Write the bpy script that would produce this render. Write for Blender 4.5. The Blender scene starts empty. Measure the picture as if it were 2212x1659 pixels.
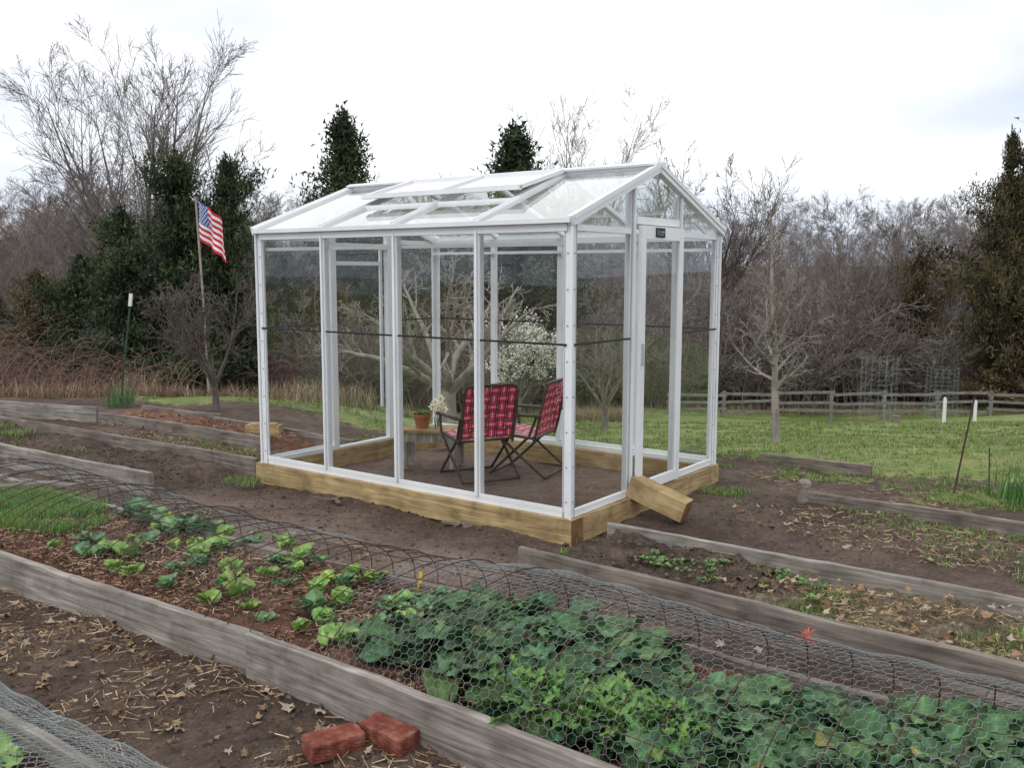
import bpy, bmesh, numpy as np, math
from mathutils import Vector, Matrix
R=np.random.RandomState
pi=math.pi
scene=bpy.context.scene
COL=scene.collection
# ---------------------------------------------------------------- helpers
def link(o,parent=None):
    COL.objects.link(o)
    if parent is not None: o.parent=parent
    return o
def empty(name,loc=(0,0,0),rz=0.0,parent=None):
    e=bpy.data.objects.new(name,None); e.empty_display_size=.1; e.location=loc; e.rotation_euler=(0,0,rz)
    return link(e,parent)
def mesh(name,V,Fs,mats,cols=None,smooth=False,mi=None):
    V=np.asarray(V,dtype=np.float32).reshape(-1,3)
    if not isinstance(Fs,(list,tuple)): Fs=[Fs]
    Fs=[np.asarray(f,dtype=np.int32) for f in Fs if len(f)]
    me=bpy.data.meshes.new(name)
    me.vertices.add(len(V)); me.vertices.foreach_set('co',V.ravel())
    loops=np.concatenate([f.ravel() for f in Fs]); tot=np.concatenate([np.full(len(f),f.shape[1],dtype=np.int32) for f in Fs])
    st=np.concatenate([[0],np.cumsum(tot)[:-1]]).astype(np.int32)
    me.loops.add(len(loops)); me.loops.foreach_set('vertex_index',loops)
    me.polygons.add(len(tot)); me.polygons.foreach_set('loop_start',st)
    if not isinstance(mats,(list,tuple)): mats=[mats]
    for m in mats: me.materials.append(m)
    if mi is not None: me.polygons.foreach_set('material_index',np.asarray(mi,dtype=np.int32))
    me.polygons.foreach_set('use_smooth',np.full(len(tot),bool(smooth)))
    if cols is not None:
        a=me.color_attributes.new('Col','FLOAT_COLOR','POINT')
        c=np.ones((len(V),4),dtype=np.float32); c[:,:3]=cols; a.data.foreach_set('color',c.ravel())
    me.update(calc_edges=True); me.validate()
    return me
def obj(name,me,loc=(0,0,0),rot=(0,0,0),scale=(1,1,1),parent=None):
    o=bpy.data.objects.new(name,me); o.location=loc; o.rotation_euler=rot; o.scale=scale
    return link(o,parent)
class Buf:
    def __init__(s): s.V=[];s.F={};s.C=[];s.n=0;s.MI={}
    def add(s,V,F,C=None,mi=0):
        V=np.asarray(V,float).reshape(-1,3); F=np.asarray(F,int); k=F.shape[1]
        s.F.setdefault(k,[]).append(F+s.n); s.MI.setdefault(k,[]).append(np.full(len(F),mi)); s.V.append(V)
        if C is None: C=(1,1,1)
        C=np.asarray(C,float)
        if C.ndim==1: C=np.tile(C,(len(V),1))
        s.C.append(C); s.n+=len(V)
    def mesh(s,name,mats,smooth=False):
        ks=sorted(s.F)
        return mesh(name,np.concatenate(s.V),[np.concatenate(s.F[k]) for k in ks],mats,np.concatenate(s.C),smooth,np.concatenate([np.concatenate(s.MI[k]) for k in ks]))
BF=np.array([[0,3,2,1],[4,5,6,7],[0,1,5,4],[1,2,6,5],[2,3,7,6],[3,0,4,7]])
def boxv(x0,x1,y0,y1,z0,z1):
    return np.array([[x0,y0,z0],[x1,y0,z0],[x1,y1,z0],[x0,y1,z0],[x0,y0,z1],[x1,y0,z1],[x1,y1,z1],[x0,y1,z1]],float)
def box(b,x0,x1,y0,y1,z0,z1,C=None,mi=0): b.add(boxv(min(x0,x1),max(x0,x1),min(y0,y1),max(y0,y1),min(z0,z1),max(z0,z1)),BF,C,mi)
def beam(b,p,q,w,h,C=None,mi=0,up=(0,0,1)):
    p=np.array(p,float);q=np.array(q,float);d=q-p;d/=np.linalg.norm(d);up=np.array(up,float)
    s=np.cross(d,up);s/=np.linalg.norm(s);u=np.cross(s,d)
    V=[]
    for e in (p,q):
        for a,c in ((-1,-1),(1,-1),(1,1),(-1,1)): V.append(e+s*a*w/2+u*c*h/2)
    b.add(V,[[0,1,2,3],[7,6,5,4],[0,4,5,1],[1,5,6,2],[2,6,7,3],[3,7,4,0]],C,mi)
def tubesVF(P0,P1,R0,R1,k):
    P0=np.asarray(P0,float);P1=np.asarray(P1,float);R0=np.asarray(R0,float);R1=np.asarray(R1,float)
    d=P1-P0;d/=np.maximum(np.linalg.norm(d,axis=1,keepdims=True),1e-9)
    ref=np.where(np.abs(d[:,2:3])>.9,np.array([[1.,0,0]]),np.array([[0,0,1.]]))
    a=np.cross(d,ref);a/=np.linalg.norm(a,axis=1,keepdims=True);b=np.cross(d,a)
    th=np.arange(k)*2*pi/k
    ring=a[:,None,:]*np.cos(th)[None,:,None]+b[:,None,:]*np.sin(th)[None,:,None]
    V=np.stack([P0[:,None,:]+ring*R0[:,None,None],P1[:,None,:]+ring*R1[:,None,None]],1)
    N=len(P0);base=(np.arange(N)*2*k)[:,None];i=np.arange(k)[None,:];j=(i+1)%k
    F=np.stack([base+i,base+j,base+k+j,base+k+i],2).reshape(-1,4)
    return V.reshape(-1,3),F
def poly(b,pts,r,k=8,C=None,mi=0):
    pts=np.array(pts,float);n=len(pts)-1
    V,F=tubesVF(pts[:-1],pts[1:],np.full(n,r),np.full(n,r),k); b.add(V,F,C,mi)
def cyl(b,c,r0,r1,z0,z1,k=20,C=None,mi=0,cap=True):
    th=np.arange(k)*2*pi/k; cx,cy=c
    V=[[cx+r0*math.cos(t),cy+r0*math.sin(t),z0] for t in th]+[[cx+r1*math.cos(t),cy+r1*math.sin(t),z1] for t in th]
    b.add(V,[[i,(i+1)%k,k+(i+1)%k,k+i] for i in range(k)],C,mi)
    if cap: b.add([V[k+i] for i in range(k)],[list(range(k))],C,mi)
def inst(Vt,Ft,M,T):
    N=len(T);V=np.einsum('nij,vj->nvi',M,Vt)+T[:,None,:]
    F=(Ft[None]+(np.arange(N)*len(Vt))[:,None,None]).reshape(-1,Ft.shape[1])
    return V.reshape(-1,3),F
def rz(a):
    a=np.asarray(a,float);c,s=np.cos(a),np.sin(a);M=np.zeros((len(a),3,3));M[:,0,0]=c;M[:,0,1]=-s;M[:,1,0]=s;M[:,1,1]=c;M[:,2,2]=1;return M
def rx(a):
    a=np.asarray(a,float);c,s=np.cos(a),np.sin(a);M=np.zeros((len(a),3,3));M[:,1,1]=c;M[:,1,2]=-s;M[:,2,1]=s;M[:,2,2]=c;M[:,0,0]=1;return M
def ry(a):
    a=np.asarray(a,float);c,s=np.cos(a),np.sin(a);M=np.zeros((len(a),3,3));M[:,0,0]=c;M[:,0,2]=s;M[:,2,0]=-s;M[:,2,2]=c;M[:,1,1]=1;return M
LAT=R(7).rand(256,256)
def vn(x,y,s,seed=0):
    X=np.asarray(x)*s+seed*17.3;Y=np.asarray(y)*s+seed*9.1;xi=np.floor(X).astype(int);yi=np.floor(Y).astype(int)
    fx=X-xi;fy=Y-yi;fx=fx*fx*(3-2*fx);fy=fy*fy*(3-2*fy)
    g=lambda a,b:LAT[a%256,b%256]
    return (g(xi,yi)*(1-fx)+g(xi+1,yi)*fx)*(1-fy)+(g(xi,yi+1)*(1-fx)+g(xi+1,yi+1)*fx)*fy
def ss(a,b,x):
    t=np.clip((np.asarray(x,float)-a)/(b-a),0,1);return t*t*(3-2*t)
def T(x,y):
    x=np.asarray(x,float);y=np.asarray(y,float)
    zr=np.interp(y,[-50,8.6,14,25,45,60,75,110,200,500],[0,0,-.85,-2.4,-5.3,-6.3,-5.6,-1,3,5])
    zl=np.interp(y,[-50,12.5,18,25,45,60,75,110,200,500],[0,0,-.85,-1.9,-5.0,-6.0,-5.2,-.5,4,6])
    w=ss(0,-4,x);return zr*(1-w)+zl*w
def H(x,y):
    n=(vn(x,y,2.2,1)-.5)*.05+(vn(x,y,7,2)-.5)*.03+(vn(x,y,19,3)-.5)*.016
    return T(x,y)+n-.012+(vn(x,y,.12,4)-.5)*.6*ss(14,40,y)
# ---------------------------------------------------------------- materials
def newmat(name):
    m=bpy.data.materials.new(name);m.use_nodes=True;nt=m.node_tree
    return m,nt,nt.nodes['Principled BSDF'],nt.nodes['Material Output']
def ramp(nt,fac,stops):
    r=nt.nodes.new('ShaderNodeValToRGB');el=r.color_ramp.elements
    while len(el)<len(stops): el.new(.5)
    for e,(p,c) in zip(el,stops): e.position=p;e.color=(c[0],c[1],c[2],1)
    nt.links.new(fac,r.inputs[0]);return r.outputs[0]
def noise(nt,scale,detail=6,stretch=(1,1,1),coord='Object',rough=.6,dist=0):
    tc=nt.nodes.new('ShaderNodeTexCoord');mp=nt.nodes.new('ShaderNodeMapping');mp.inputs['Scale'].default_value=stretch
    n=nt.nodes.new('ShaderNodeTexNoise');n.inputs['Scale'].default_value=scale;n.inputs['Detail'].default_value=detail;n.inputs['Roughness'].default_value=rough;n.inputs['Distortion'].default_value=dist
    nt.links.new(tc.outputs[coord],mp.inputs[0]);nt.links.new(mp.outputs[0],n.inputs['Vector']);return n.outputs['Fac']
def mixc(nt,fac,a,b,mode='MIX'):
    m=nt.nodes.new('ShaderNodeMix');m.data_type='RGBA';m.blend_type=mode
    for s,v in ((0,fac),(6,a),(7,b)):
        if hasattr(v,'links'): nt.links.new(v,m.inputs[s])
        elif s==0: m.inputs[0].default_value=v
        else: m.inputs[s].default_value=(v[0],v[1],v[2],1)
    return m.outputs[2]
def math_(nt,op,a,b=0.0,clamp=False):
    m=nt.nodes.new('ShaderNodeMath');m.operation=op;m.use_clamp=clamp
    for i,v in enumerate((a,b)):
        if hasattr(v,'links'): nt.links.new(v,m.inputs[i])
        else: m.inputs[i].default_value=v
    return m.outputs[0]
def bump(nt,bs,h,strength,dist=.02):
    b=nt.nodes.new('ShaderNodeBump');b.inputs['Strength'].default_value=strength;b.inputs['Distance'].default_value=dist
    nt.links.new(h,b.inputs['Height']);nt.links.new(b.outputs[0],bs.inputs['Normal'])
def mnoise(name,stops,scale,stretch=(1,1,1),rough=.8,bs_=.3,dist=.01,detail=7,metal=0,spec=.3):
    m,nt,bs,o=newmat(name);f=noise(nt,scale,detail,stretch);c=ramp(nt,f,stops);nt.links.new(c,bs.inputs['Base Color'])
    bs.inputs['Roughness'].default_value=rough;bs.inputs['Metallic'].default_value=metal;bs.inputs['Specular IOR Level'].default_value=spec
    if bs_: bump(nt,bs,f,bs_,dist)
    return m
def mattr(name,rough=.6,var=.5,scale=20,spec=.3,transl=0,bp=0,bscale=60):
    m,nt,bs,o=newmat(name);a=nt.nodes.new('ShaderNodeAttribute');a.attribute_name='Col'
    f=noise(nt,scale,4);v=ramp(nt,f,[(.3,(1-var,)*3),(.7,(1+var*.6,)*3)])
    c=mixc(nt,1.0,a.outputs['Color'],v,'MULTIPLY');nt.links.new(c,bs.inputs['Base Color'])
    bs.inputs['Roughness'].default_value=rough;bs.inputs['Specular IOR Level'].default_value=spec
    if bp: bump(nt,bs,noise(nt,bscale,3),bp,.012)
    if transl:
        t=nt.nodes.new('ShaderNodeBsdfTranslucent');nt.links.new(c,t.inputs[0]);mx=nt.nodes.new('ShaderNodeMixShader');mx.inputs[0].default_value=transl
        nt.links.new(bs.outputs[0],mx.inputs[1]);nt.links.new(t.outputs[0],mx.inputs[2]);nt.links.new(mx.outputs[0],o.inputs[0])
    return m
def wood(name,dark,light,axis=0,rough=.8):
    st=[28,28,28];st[axis]=1.6
    m,nt,bs,o=newmat(name);f=noise(nt,1.6,9,tuple(st),dist=.6);g=noise(nt,2.2,4);g2=noise(nt,9,6)
    c=ramp(nt,f,[(.3,dark),(.5,tuple((a+b)/2 for a,b in zip(dark,light))),(.68,light)])
    c=mixc(nt,1.0,c,ramp(nt,g,[(.3,(.62,.6,.58)),(.7,(1.1,1.1,1.1))]),'MULTIPLY')
    c=mixc(nt,1.0,c,ramp(nt,g2,[(.32,(.72,.7,.66)),(.5,(1,1,1)),(.7,(1.06,1.06,1.06))]),'MULTIPLY')
    nt.links.new(c,bs.inputs['Base Color']);bs.inputs['Roughness'].default_value=rough;bs.inputs['Specular IOR Level'].default_value=.2;bump(nt,bs,f,.5,.006);return m
m_white=mnoise('white_aluminium',[(.3,(.69,.72,.75)),(.7,(.81,.83,.85))],3,rough=.38,bs_=0,spec=.5)
m_grooves=mnoise('white_aluminium_groove',[(.3,(.36,.39,.42)),(.7,(.46,.49,.52))],3,rough=.45,bs_=0)
m_black=mnoise('black_plastic',[(.3,(.012,.013,.014)),(.7,(.03,.03,.032))],20,rough=.5,bs_=0)
m_green=mnoise('green_mark',[(.3,(.02,.16,.08)),(.7,(.03,.22,.1))],20,rough=.5,bs_=0)
m_screw=mnoise('screw_steel',[(.3,(.2,.2,.21)),(.7,(.3,.3,.31))],20,rough=.4,bs_=0)
m_wgrey=wood('weathered_board',(.14,.122,.11),(.41,.38,.35))
m_wgreyd=wood('weathered_board_dark',(.095,.077,.067),(.31,.27,.24))
m_wnew=wood('treated_timber',(.28,.195,.095),(.60,.46,.25))
m_wnewy=wood('treated_timber_side',(.27,.18,.09),(.56,.43,.23),axis=1)
m_end=mnoise('end_grain',[(.3,(.10,.055,.025)),(.7,(.24,.14,.06))],12,(1,1,1),bs_=.3)
m_bark=mnoise('bark_grey',[(.3,(.09,.077,.07)),(.7,(.25,.22,.20))],9,(1,1,.35),bs_=.4)
m_barkd=mnoise('bark_dark',[(.3,(.065,.052,.047)),(.7,(.17,.14,.125))],9,(1,1,.35),bs_=.4)
m_barkp=mnoise('bark_pale',[(.3,(.16,.14,.125)),(.7,(.36,.325,.29))],9,(1,1,.35),bs_=.4)
m_barkw_haze=mnoise('bark_wood_hazed',[(.3,(.14,.125,.12)),(.7,(.29,.26,.25))],2,(1,1,.35),bs_=0)  # woodland bark, greyed lighter: distance haze is painted into the colour
m_barkr_haze=mnoise('bark_brown_hazed',[(.3,(.125,.097,.085)),(.7,(.25,.195,.17))],3,bs_=0)  # brown woodland bark, lightened too, with haze painted into its colour
m_cane=mnoise('bramble_cane',[(.3,(.12,.06,.05)),(.7,(.27,.17,.135))],3,bs_=0)
m_leafA=mattr('leaf_vegetable',.5,.4,25,.35,.15,.7,70)
m_leafB=mattr('foliage_cedar',.8,.45,1.3,.15)
m_grassb=mattr('grass_blades',.7,.3,3,.2,.2)
m_litter=mattr('litter',.8,.3,20,.2)
m_rust=mnoise('rusty_wire',[(.3,(.035,.022,.018)),(.7,(.10,.055,.04))],30,rough=.7,bs_=0)
m_galv=mnoise('galvanised_wire',[(.3,(.16,.19,.20)),(.7,(.34,.38,.40))],10,rough=.5,bs_=0,metal=0)
m_brick=mnoise('red_brick',[(.3,(.09,.03,.022)),(.5,(.20,.065,.048)),(.62,(.27,.11,.085)),(.8,(.36,.25,.21))],18,rough=.95,bs_=1,dist=.012,spec=.1)
m_tube=mnoise('brown_metal_tube',[(.3,(.035,.022,.018)),(.7,(.10,.07,.055))],14,rough=.45,bs_=0)
m_terra=mnoise('terracotta',[(.3,(.30,.10,.05)),(.7,(.42,.17,.09))],14,rough=.8,bs_=.1)
m_red=mnoise('webbing_red',[(.3,(.66,.025,.08)),(.7,(.80,.06,.14))],60,(1,1,1),rough=.6,bs_=.1)
m_pink=mnoise('webbing_pink',[(.3,(.72,.18,.24)),(.7,(.85,.3,.36))],60,(1,1,1),rough=.6,bs_=.1)
m_wbl=mnoise('webbing_black',[(.3,(.012,.012,.015)),(.7,(.03,.03,.03))],60,rough=.6,bs_=0)
m_wwh=mnoise('webbing_white',[(.3,(.62,.6,.6)),(.7,(.75,.72,.72))],60,rough=.6,bs_=0)
m_pvc=mnoise('white_pvc',[(.3,(.62,.65,.66)),(.7,(.74,.76,.76))],6,rough=.5,bs_=0)
m_fence=mnoise('fence_wood',[(.3,(.10,.09,.085)),(.7,(.25,.235,.22))],3,(1,1,4),bs_=.2)
m_fr=mnoise('flag_red',[(.3,(.50,.02,.05)),(.7,(.64,.04,.08))],3,bs_=0)
m_fw=mnoise('flag_white',[(.3,(.76,.76,.78)),(.7,(.82,.82,.82))],3,bs_=0)
m_fb=mnoise('flag_blue',[(.3,(.03,.07,.28)),(.7,(.05,.11,.38))],3,bs_=0)
m_blos=mattr('blossom',.7,.1,20,.2,.2)
m_yel=mnoise('yellow_tag',[(.3,(.6,.42,.02)),(.7,(.75,.55,.05))],5,bs_=0)
m_orange=mnoise('flagging_tape',[(.3,(.5,.08,.05)),(.7,(.6,.14,.09))],5,bs_=0)
m_stake=mnoise('green_post',[(.3,(.02,.045,.03)),(.7,(.04,.07,.05))],5,bs_=0)
def glassmat(name,tint,extra,milk):
    m,nt,bs,o=newmat(name)
    tr=nt.nodes.new('ShaderNodeBsdfTransparent');tr.inputs[0].default_value=(*tint,1)
    gl=nt.nodes.new('ShaderNodeBsdfGlossy');gl.inputs['Roughness'].default_value=.02;gl.inputs[0].default_value=(1,1,1,1)
    fr=nt.nodes.new('ShaderNodeFresnel');fr.inputs[0].default_value=1.5
    f=math_(nt,'MULTIPLY',fr.outputs[0],extra,True)
    mx=nt.nodes.new('ShaderNodeMixShader');nt.links.new(f,mx.inputs[0]);nt.links.new(tr.outputs[0],mx.inputs[1]);nt.links.new(gl.outputs[0],mx.inputs[2])
    if milk==0:
        nt.links.new(mx.outputs[0],o.inputs[0]);return m
    df=nt.nodes.new('ShaderNodeBsdfDiffuse');df.inputs[0].default_value=(.8,.82,.84,1)
    n=noise(nt,1.4,5,(1,1,1));k=ramp(nt,n,[(.35,(milk*.4,)*3),(.75,(milk*1.5,)*3)])
    m2=nt.nodes.new('ShaderNodeMixShader');nt.links.new(k,m2.inputs[0]);nt.links.new(mx.outputs[0],m2.inputs[1]);nt.links.new(df.outputs[0],m2.inputs[2])
    nt.links.new(m2.outputs[0],o.inputs[0]);return m
m_glass=glassmat('glass_pane',(.975,.99,.985),1.0,0)
m_glassr=glassmat('roof_pane',(.97,.985,.99),2.0,.10)
def groundmat():
    m,nt,bs,o=newmat('ground');a=nt.nodes.new('ShaderNodeAttribute');a.attribute_name='Col';sp=nt.nodes.new('ShaderNodeSeparateColor');nt.links.new(a.outputs['Color'],sp.inputs[0])
    n1=noise(nt,1.3,8);n2=noise(nt,9,8,rough=.7);n3=noise(nt,45,5,rough=.7);n0=noise(nt,.35,4);n4=noise(nt,150,3,rough=.7)
    s=math_(nt,'ADD',math_(nt,'MULTIPLY',n1,.55),math_(nt,'MULTIPLY',n2,.45))
    dirt=ramp(nt,s,[(.36,(.045,.030,.023)),(.5,(.10,.070,.055)),(.64,(.17,.128,.103))])
    dirt=mixc(nt,1.0,dirt,ramp(nt,n3,[(.3,(.6,.6,.6)),(.7,(1.35,1.3,1.27))]),'MULTIPLY')
    dirt=mixc(nt,1.0,dirt,ramp(nt,n4,[(.3,(.65,.65,.65)),(.7,(1.3,1.3,1.3))]),'MULTIPLY')
    path=ramp(nt,s,[(.36,(.135,.088,.068)),(.5,(.21,.15,.122)),(.64,(.275,.212,.18))])
    path=mixc(nt,1.0,path,ramp(nt,n3,[(.3,(.75,.75,.75)),(.7,(1.15,1.15,1.15))]),'MULTIPLY')
    dirt=mixc(nt,sp.outputs[2],dirt,path)
    gr=ramp(nt,s,[(.34,(.09,.125,.04)),(.46,(.13,.195,.055)),(.54,(.18,.24,.08)),(.62,(.27,.26,.14)),(.7,(.22,.18,.12))])
    gr=mixc(nt,1.0,gr,ramp(nt,n3,[(.3,(.65,.65,.65)),(.7,(1.3,1.3,1.2))]),'MULTIPLY')
    gr=mixc(nt,1.0,gr,ramp(nt,n0,[(.38,(.85,.95,.8)),(.62,(1.3,1.08,1.2))]),'MULTIPLY')
    lit=ramp(nt,s,[(.36,(.06,.045,.037)),(.5,(.11,.085,.07)),(.64,(.17,.14,.115))])
    th=math_(nt,'ADD',math_(nt,'MULTIPLY',math_(nt,'SUBTRACT',n2,.5),1.6),sp.outputs[0])
    f=ramp(nt,th,[(.42,(0,0,0)),(.6,(1,1,1))])
    c=mixc(nt,f,dirt,gr);c=mixc(nt,sp.outputs[1],c,lit)
    nt.links.new(c,bs.inputs['Base Color']);bs.inputs['Roughness'].default_value=.85;bs.inputs['Specular IOR Level'].default_value=.25
    bump(nt,bs,math_(nt,'ADD',n2,math_(nt,'MULTIPLY',n3,.5)),.9,.04);return m
m_ground=groundmat()
def soilmat(name,a,b,c,sc=14):
    m,nt,bs,o=newmat(name);n1=noise(nt,2.0,6);n2=noise(nt,sc,8,rough=.75);n3=noise(nt,70,4,(1,1,1),rough=.8)
    s=math_(nt,'ADD',math_(nt,'MULTIPLY',n2,.6),math_(nt,'MULTIPLY',n3,.4))
    k=ramp(nt,s,[(.38,a),(.5,b),(.62,c)]);k=mixc(nt,1.0,k,ramp(nt,n1,[(.3,(.65,.65,.65)),(.7,(1.2,1.2,1.2))]),'MULTIPLY')
    nt.links.new(k,bs.inputs['Base Color']);bs.inputs['Roughness'].default_value=.9;bs.inputs['Specular IOR Level'].default_value=.2;bump(nt,bs,s,1.0,.03);return m
m_mulch=soilmat('mulch',(.05,.026,.018),(.14,.072,.05),(.26,.15,.105))
m_soil=soilmat('bed_soil',(.042,.03,.024),(.095,.067,.053),(.165,.125,.10))
m_dry=soilmat('dry_soil',(.07,.048,.034),(.17,.135,.095),(.33,.28,.20))
m_orange_m=soilmat('orange_mulch',(.06,.03,.02),(.17,.085,.057),(.30,.175,.12))
# ---------------------------------------------------------------- ground
def axis(lo,hi,f0,f1,fine,growth):
    a=list(np.arange(f0,f1,fine));s=fine;x=a[-1]
    while x<hi: s=min(s*growth,12);x+=s;a.append(x)
    s=fine;x=a[0];b=[]
    while x>lo: s=min(s*growth,12);x-=s;b.append(x)
    return np.array(b[::-1]+a)
xs=axis(-300,300,-5.5,4.5,.04,1.07);ys=axis(-30,420,2.0,10.5,.04,1.06)
GX,GY=np.meshgrid(xs,ys);X=GX.ravel();Y=GY.ravel();Z=H(X,Y)
AG=.6345;L=2.921;W=2.114
def ghl(x,y): return (x-.359)*math.cos(AG)-(y-5.73)*math.sin(AG),(x-.359)*math.sin(AG)+(y-5.73)*math.cos(AG)
def grassfac(X,Y):
    g=ss(-.3,1.0,Y-(9.5-.57*X)+(vn(X,Y,1.1,6)-.5)*1.6)*(.62+.6*vn(X,Y,.7,16))
    for (cx,cy,rx_,ry_,v) in [(2.6,7.6,.9,.35,.5),(3.6,6.9,.9,.4,.7),(-4.3,7.3,1.2,.35,.55),(-1.6,8.6,.7,.4,.45),(-3.4,9.7,1.2,.35,.3),(2.9,5.6,.8,.4,.3),(-3.0,9.3,.7,.3,.4),(.55,5.45,.3,.12,.6),(-5.4,9.6,.9,.3,.7)]:
        d=((X-cx)/rx_)**2+((Y-cy)/ry_)**2;g=np.maximum(g,v*np.exp(-d))
    return np.clip(g,0,1)
g=grassfac(X,Y)
lit=ss(48,54,Y+(vn(X,Y,.3,8)-.5)*6);lit=np.maximum(lit,ss(-4.6,-7,X)*ss(12.5,15,Y));lit=np.maximum(lit,ss(-2,-9,X+(vn(X,Y,.4,9)-.5)*5)*ss(22,27,Y));lit=np.clip(lit,0,1)
O=np.array([-1.05,3.77]);E=np.array([.803,-.596]);Nn=np.array([.596,.803])
a_=(X-O[0])*E[0]+(Y-O[1])*E[1];n_=(X-O[0])*Nn[0]+(Y-O[1])*Nn[1]
pth=ss(.9,1.15,n_)*ss(2.1,1.6,n_)*ss(-3.5,-2.2,a_)*ss(1.6,.6,a_)*ss(.3,.6,vn(X,Y,1.7,12)+.15)*.8
gx_,gy_=ghl(X,Y);ins=ss(-L,-L+.1,gx_)*ss(0,-.1,gx_)*ss(0,.1,gy_)*ss(W,W-.1,gy_);pth=np.maximum(pth,ins);g=g*(1-ins)
nx=len(xs);ny=len(ys);I=np.arange(nx*ny).reshape(ny,nx)
F=np.stack([I[:-1,:-1],I[:-1,1:],I[1:,1:],I[1:,:-1]],-1).reshape(-1,4)
obj('ground',mesh('ground',np.stack([X,Y,Z],1),F,m_ground,np.stack([g,lit,pth],1),True))
def AN(a,n,z=0.): 
    p=O+E*a+Nn*n;return (p[0],p[1],z)
# ---------------------------------------------------------------- raised beds
def board(par,name,p,q,ztop,h,th,mat,seed=0):
    p=np.array(p,float);q=np.array(q,float);L=np.linalg.norm(q-p);ang=math.atan2(q[1]-p[1],q[0]-p[0]);n=max(6,int(L/.12))
    Vs=[];x=np.linspace(0,L,n);wy=(vn(x,x*0+seed,.9,5)-.5)*.035;wz=(vn(x,x*0+seed,1.3,6)-.5)*.024+(vn(x,x*0,9,7+seed)-.5)*.009
    for i in range(n):
        for yy,zz in ((-th/2,-h),(th/2,-h),(th/2,-.004),(th/2-.004,0),(-th/2+.004,0),(-th/2,-.004)):
            Vs.append((x[i],yy+wy[i],zz+(wz[i] if zz>-h/2 else 0)))
    k=6;Fs=[[i*k+j,(i+1)*k+j,(i+1)*k+(j+1)%k,i*k+(j+1)%k] for i in range(n-1) for j in range(k)]
    me=mesh(name,Vs,[np.array(Fs),np.array([[0,1,2,3,4,5],[(n-1)*k+j for j in range(5,-1,-1)]])],mat)
    return obj(name,me,(p[0],p[1],ztop),(0,0,ang),parent=par)
def soil(par,name,f0,f1,b0,b1,z,mat,amp=.04,res=.035,edge=False):
    f0,f1,b0,b1=[np.array(v,float) for v in (f0,f1,b0,b1)];L=np.linalg.norm(f1-f0);W=np.linalg.norm(b0-f0)
    nt_=int(L/res);ns=int(W/res);t,s=np.meshgrid(np.linspace(0,1,nt_),np.linspace(0,1,ns));t=t.ravel()[:,None];s=s.ravel()[:,None]
    P=(f0*(1-t)+f1*t)*(1-s)+(b0*(1-t)+b1*t)*s;x,y=P[:,0],P[:,1]
    zz=z+(vn(x,y,3,21)-.5)*amp+(vn(x,y,11,22)-.5)*amp*.7+(vn(x,y,30,23)-.5)*amp*.5
    if edge: zz-=(z+.07)*ss(1-.35/L*1.6,1,t[:,0]+ .1*(vn(x,y,3,4)-.5))
    I=np.arange(nt_*ns).reshape(ns,nt_);F=np.stack([I[:-1,:-1],I[:-1,1:],I[1:,1:],I[1:,:-1]],-1).reshape(-1,4)
    return obj(name,mesh(name,np.stack([x,y,zz],1),F,mat,None,True),parent=par)
def W2(a,n): return AN(a,n)[:2]
bedA=empty('raised_garden_bed')
board(bedA,'front_board',(-4.3,6.0),(-1.03,3.74),.17,.24,.04,m_wgrey,1)
board(bedA,'front_board_near',(-1.09,3.745),(1.9,1.40),.185,.26,.04,m_wgrey,2)
board(bedA,'back_board',(-5.2,7.93),(-1.17,4.93),.15,.22,.035,m_wgrey,3)
board(bedA,'back_board_mid',(-1.15,4.98),(.64,3.76),.15,.22,.035,m_wgreyd,4)
board(bedA,'back_board_near',(.66,3.78),(3.4,1.72),.15,.22,.035,m_wgreyd,5)
soil(bedA,'bed_soil',W2(-4.2,-.02),W2(3.6,.0),W2(-5.0,.93),W2(4.0,.95),.105,m_mulch,.045,.03)
t=Buf();beam(t,(-3.85,6.45,.15),(-3.25,6.62,.16),.09,.02);beam(t,(-3.6,6.72,.15),(-3.05,6.45,.175),.08,.02)
obj('loose_plank',t.mesh('loose_planks',m_wgreyd))
bedB=empty('raised_garden_bed')
board(bedB,'front_board',(-6.2,9.3),(-2.68,6.9),.17,.24,.04,m_wgrey,6)
board(bedB,'back_board',(-6.4,10.5),(-2.09,7.6),.14,.2,.035,m_wgreyd,7)
soil(bedB,'bed_soil',(-6.2,9.32),(-2.45,6.76),(-6.4,10.48),(-1.95,7.48),.05,m_soil,.06,.04,True)
bedC=empty('raised_garden_bed')
board(bedC,'front_board',(.05,5.03),(3.4,2.28),.18,.24,.04,m_wgreyd,8)
board(bedC,'back_board',(.60,5.69),(4.2,3.0),.12,.17,.035,m_wgrey,9)
soil(bedC,'bed_soil',(.7,4.53),(3.5,2.22),(1.15,5.26),(4.3,2.98),.06,m_dry,.09,.035)
soil(bedC,'dark_soil_mound',(1.02,4.30),(.12,5.0),(1.5,5.0),(.66,5.62),.085,m_soil,.08,.035)
bedD=empty('raised_garden_bed')
board(bedD,'front_board',(2.16,6.73),(4.8,4.6),.08,.13,.035,m_wgreyd,10)
board(bedD,'back_board',(2.2,8.25),(3.0,7.72),.06,.1,.035,m_wgreyd,11)
bedF=empty('raised_garden_bed')
board(bedF,'board_1',(-7.3,11.35),(-4.6,10.36),.16,.2,.04,m_wgrey,12)
board(bedF,'board_2',(-4.55,10.3),(-2.3,8.75),.12,.2,.04,m_wgreyd,13)
board(bedF,'board_3',(-4.2,10.65),(-3.11,10.0),.15,.2,.04,m_wgreyd,14)
board(bedF,'board_4',(-3.15,9.9),(-1.45,8.65),.12,.2,.04,m_wgreyd,15)
soil(bedF,'bed_soil',(-4.5,10.3),(-2.3,8.78),(-4.15,10.62),(-1.5,8.68),.09,m_orange_m,.06,.05,True)
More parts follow.
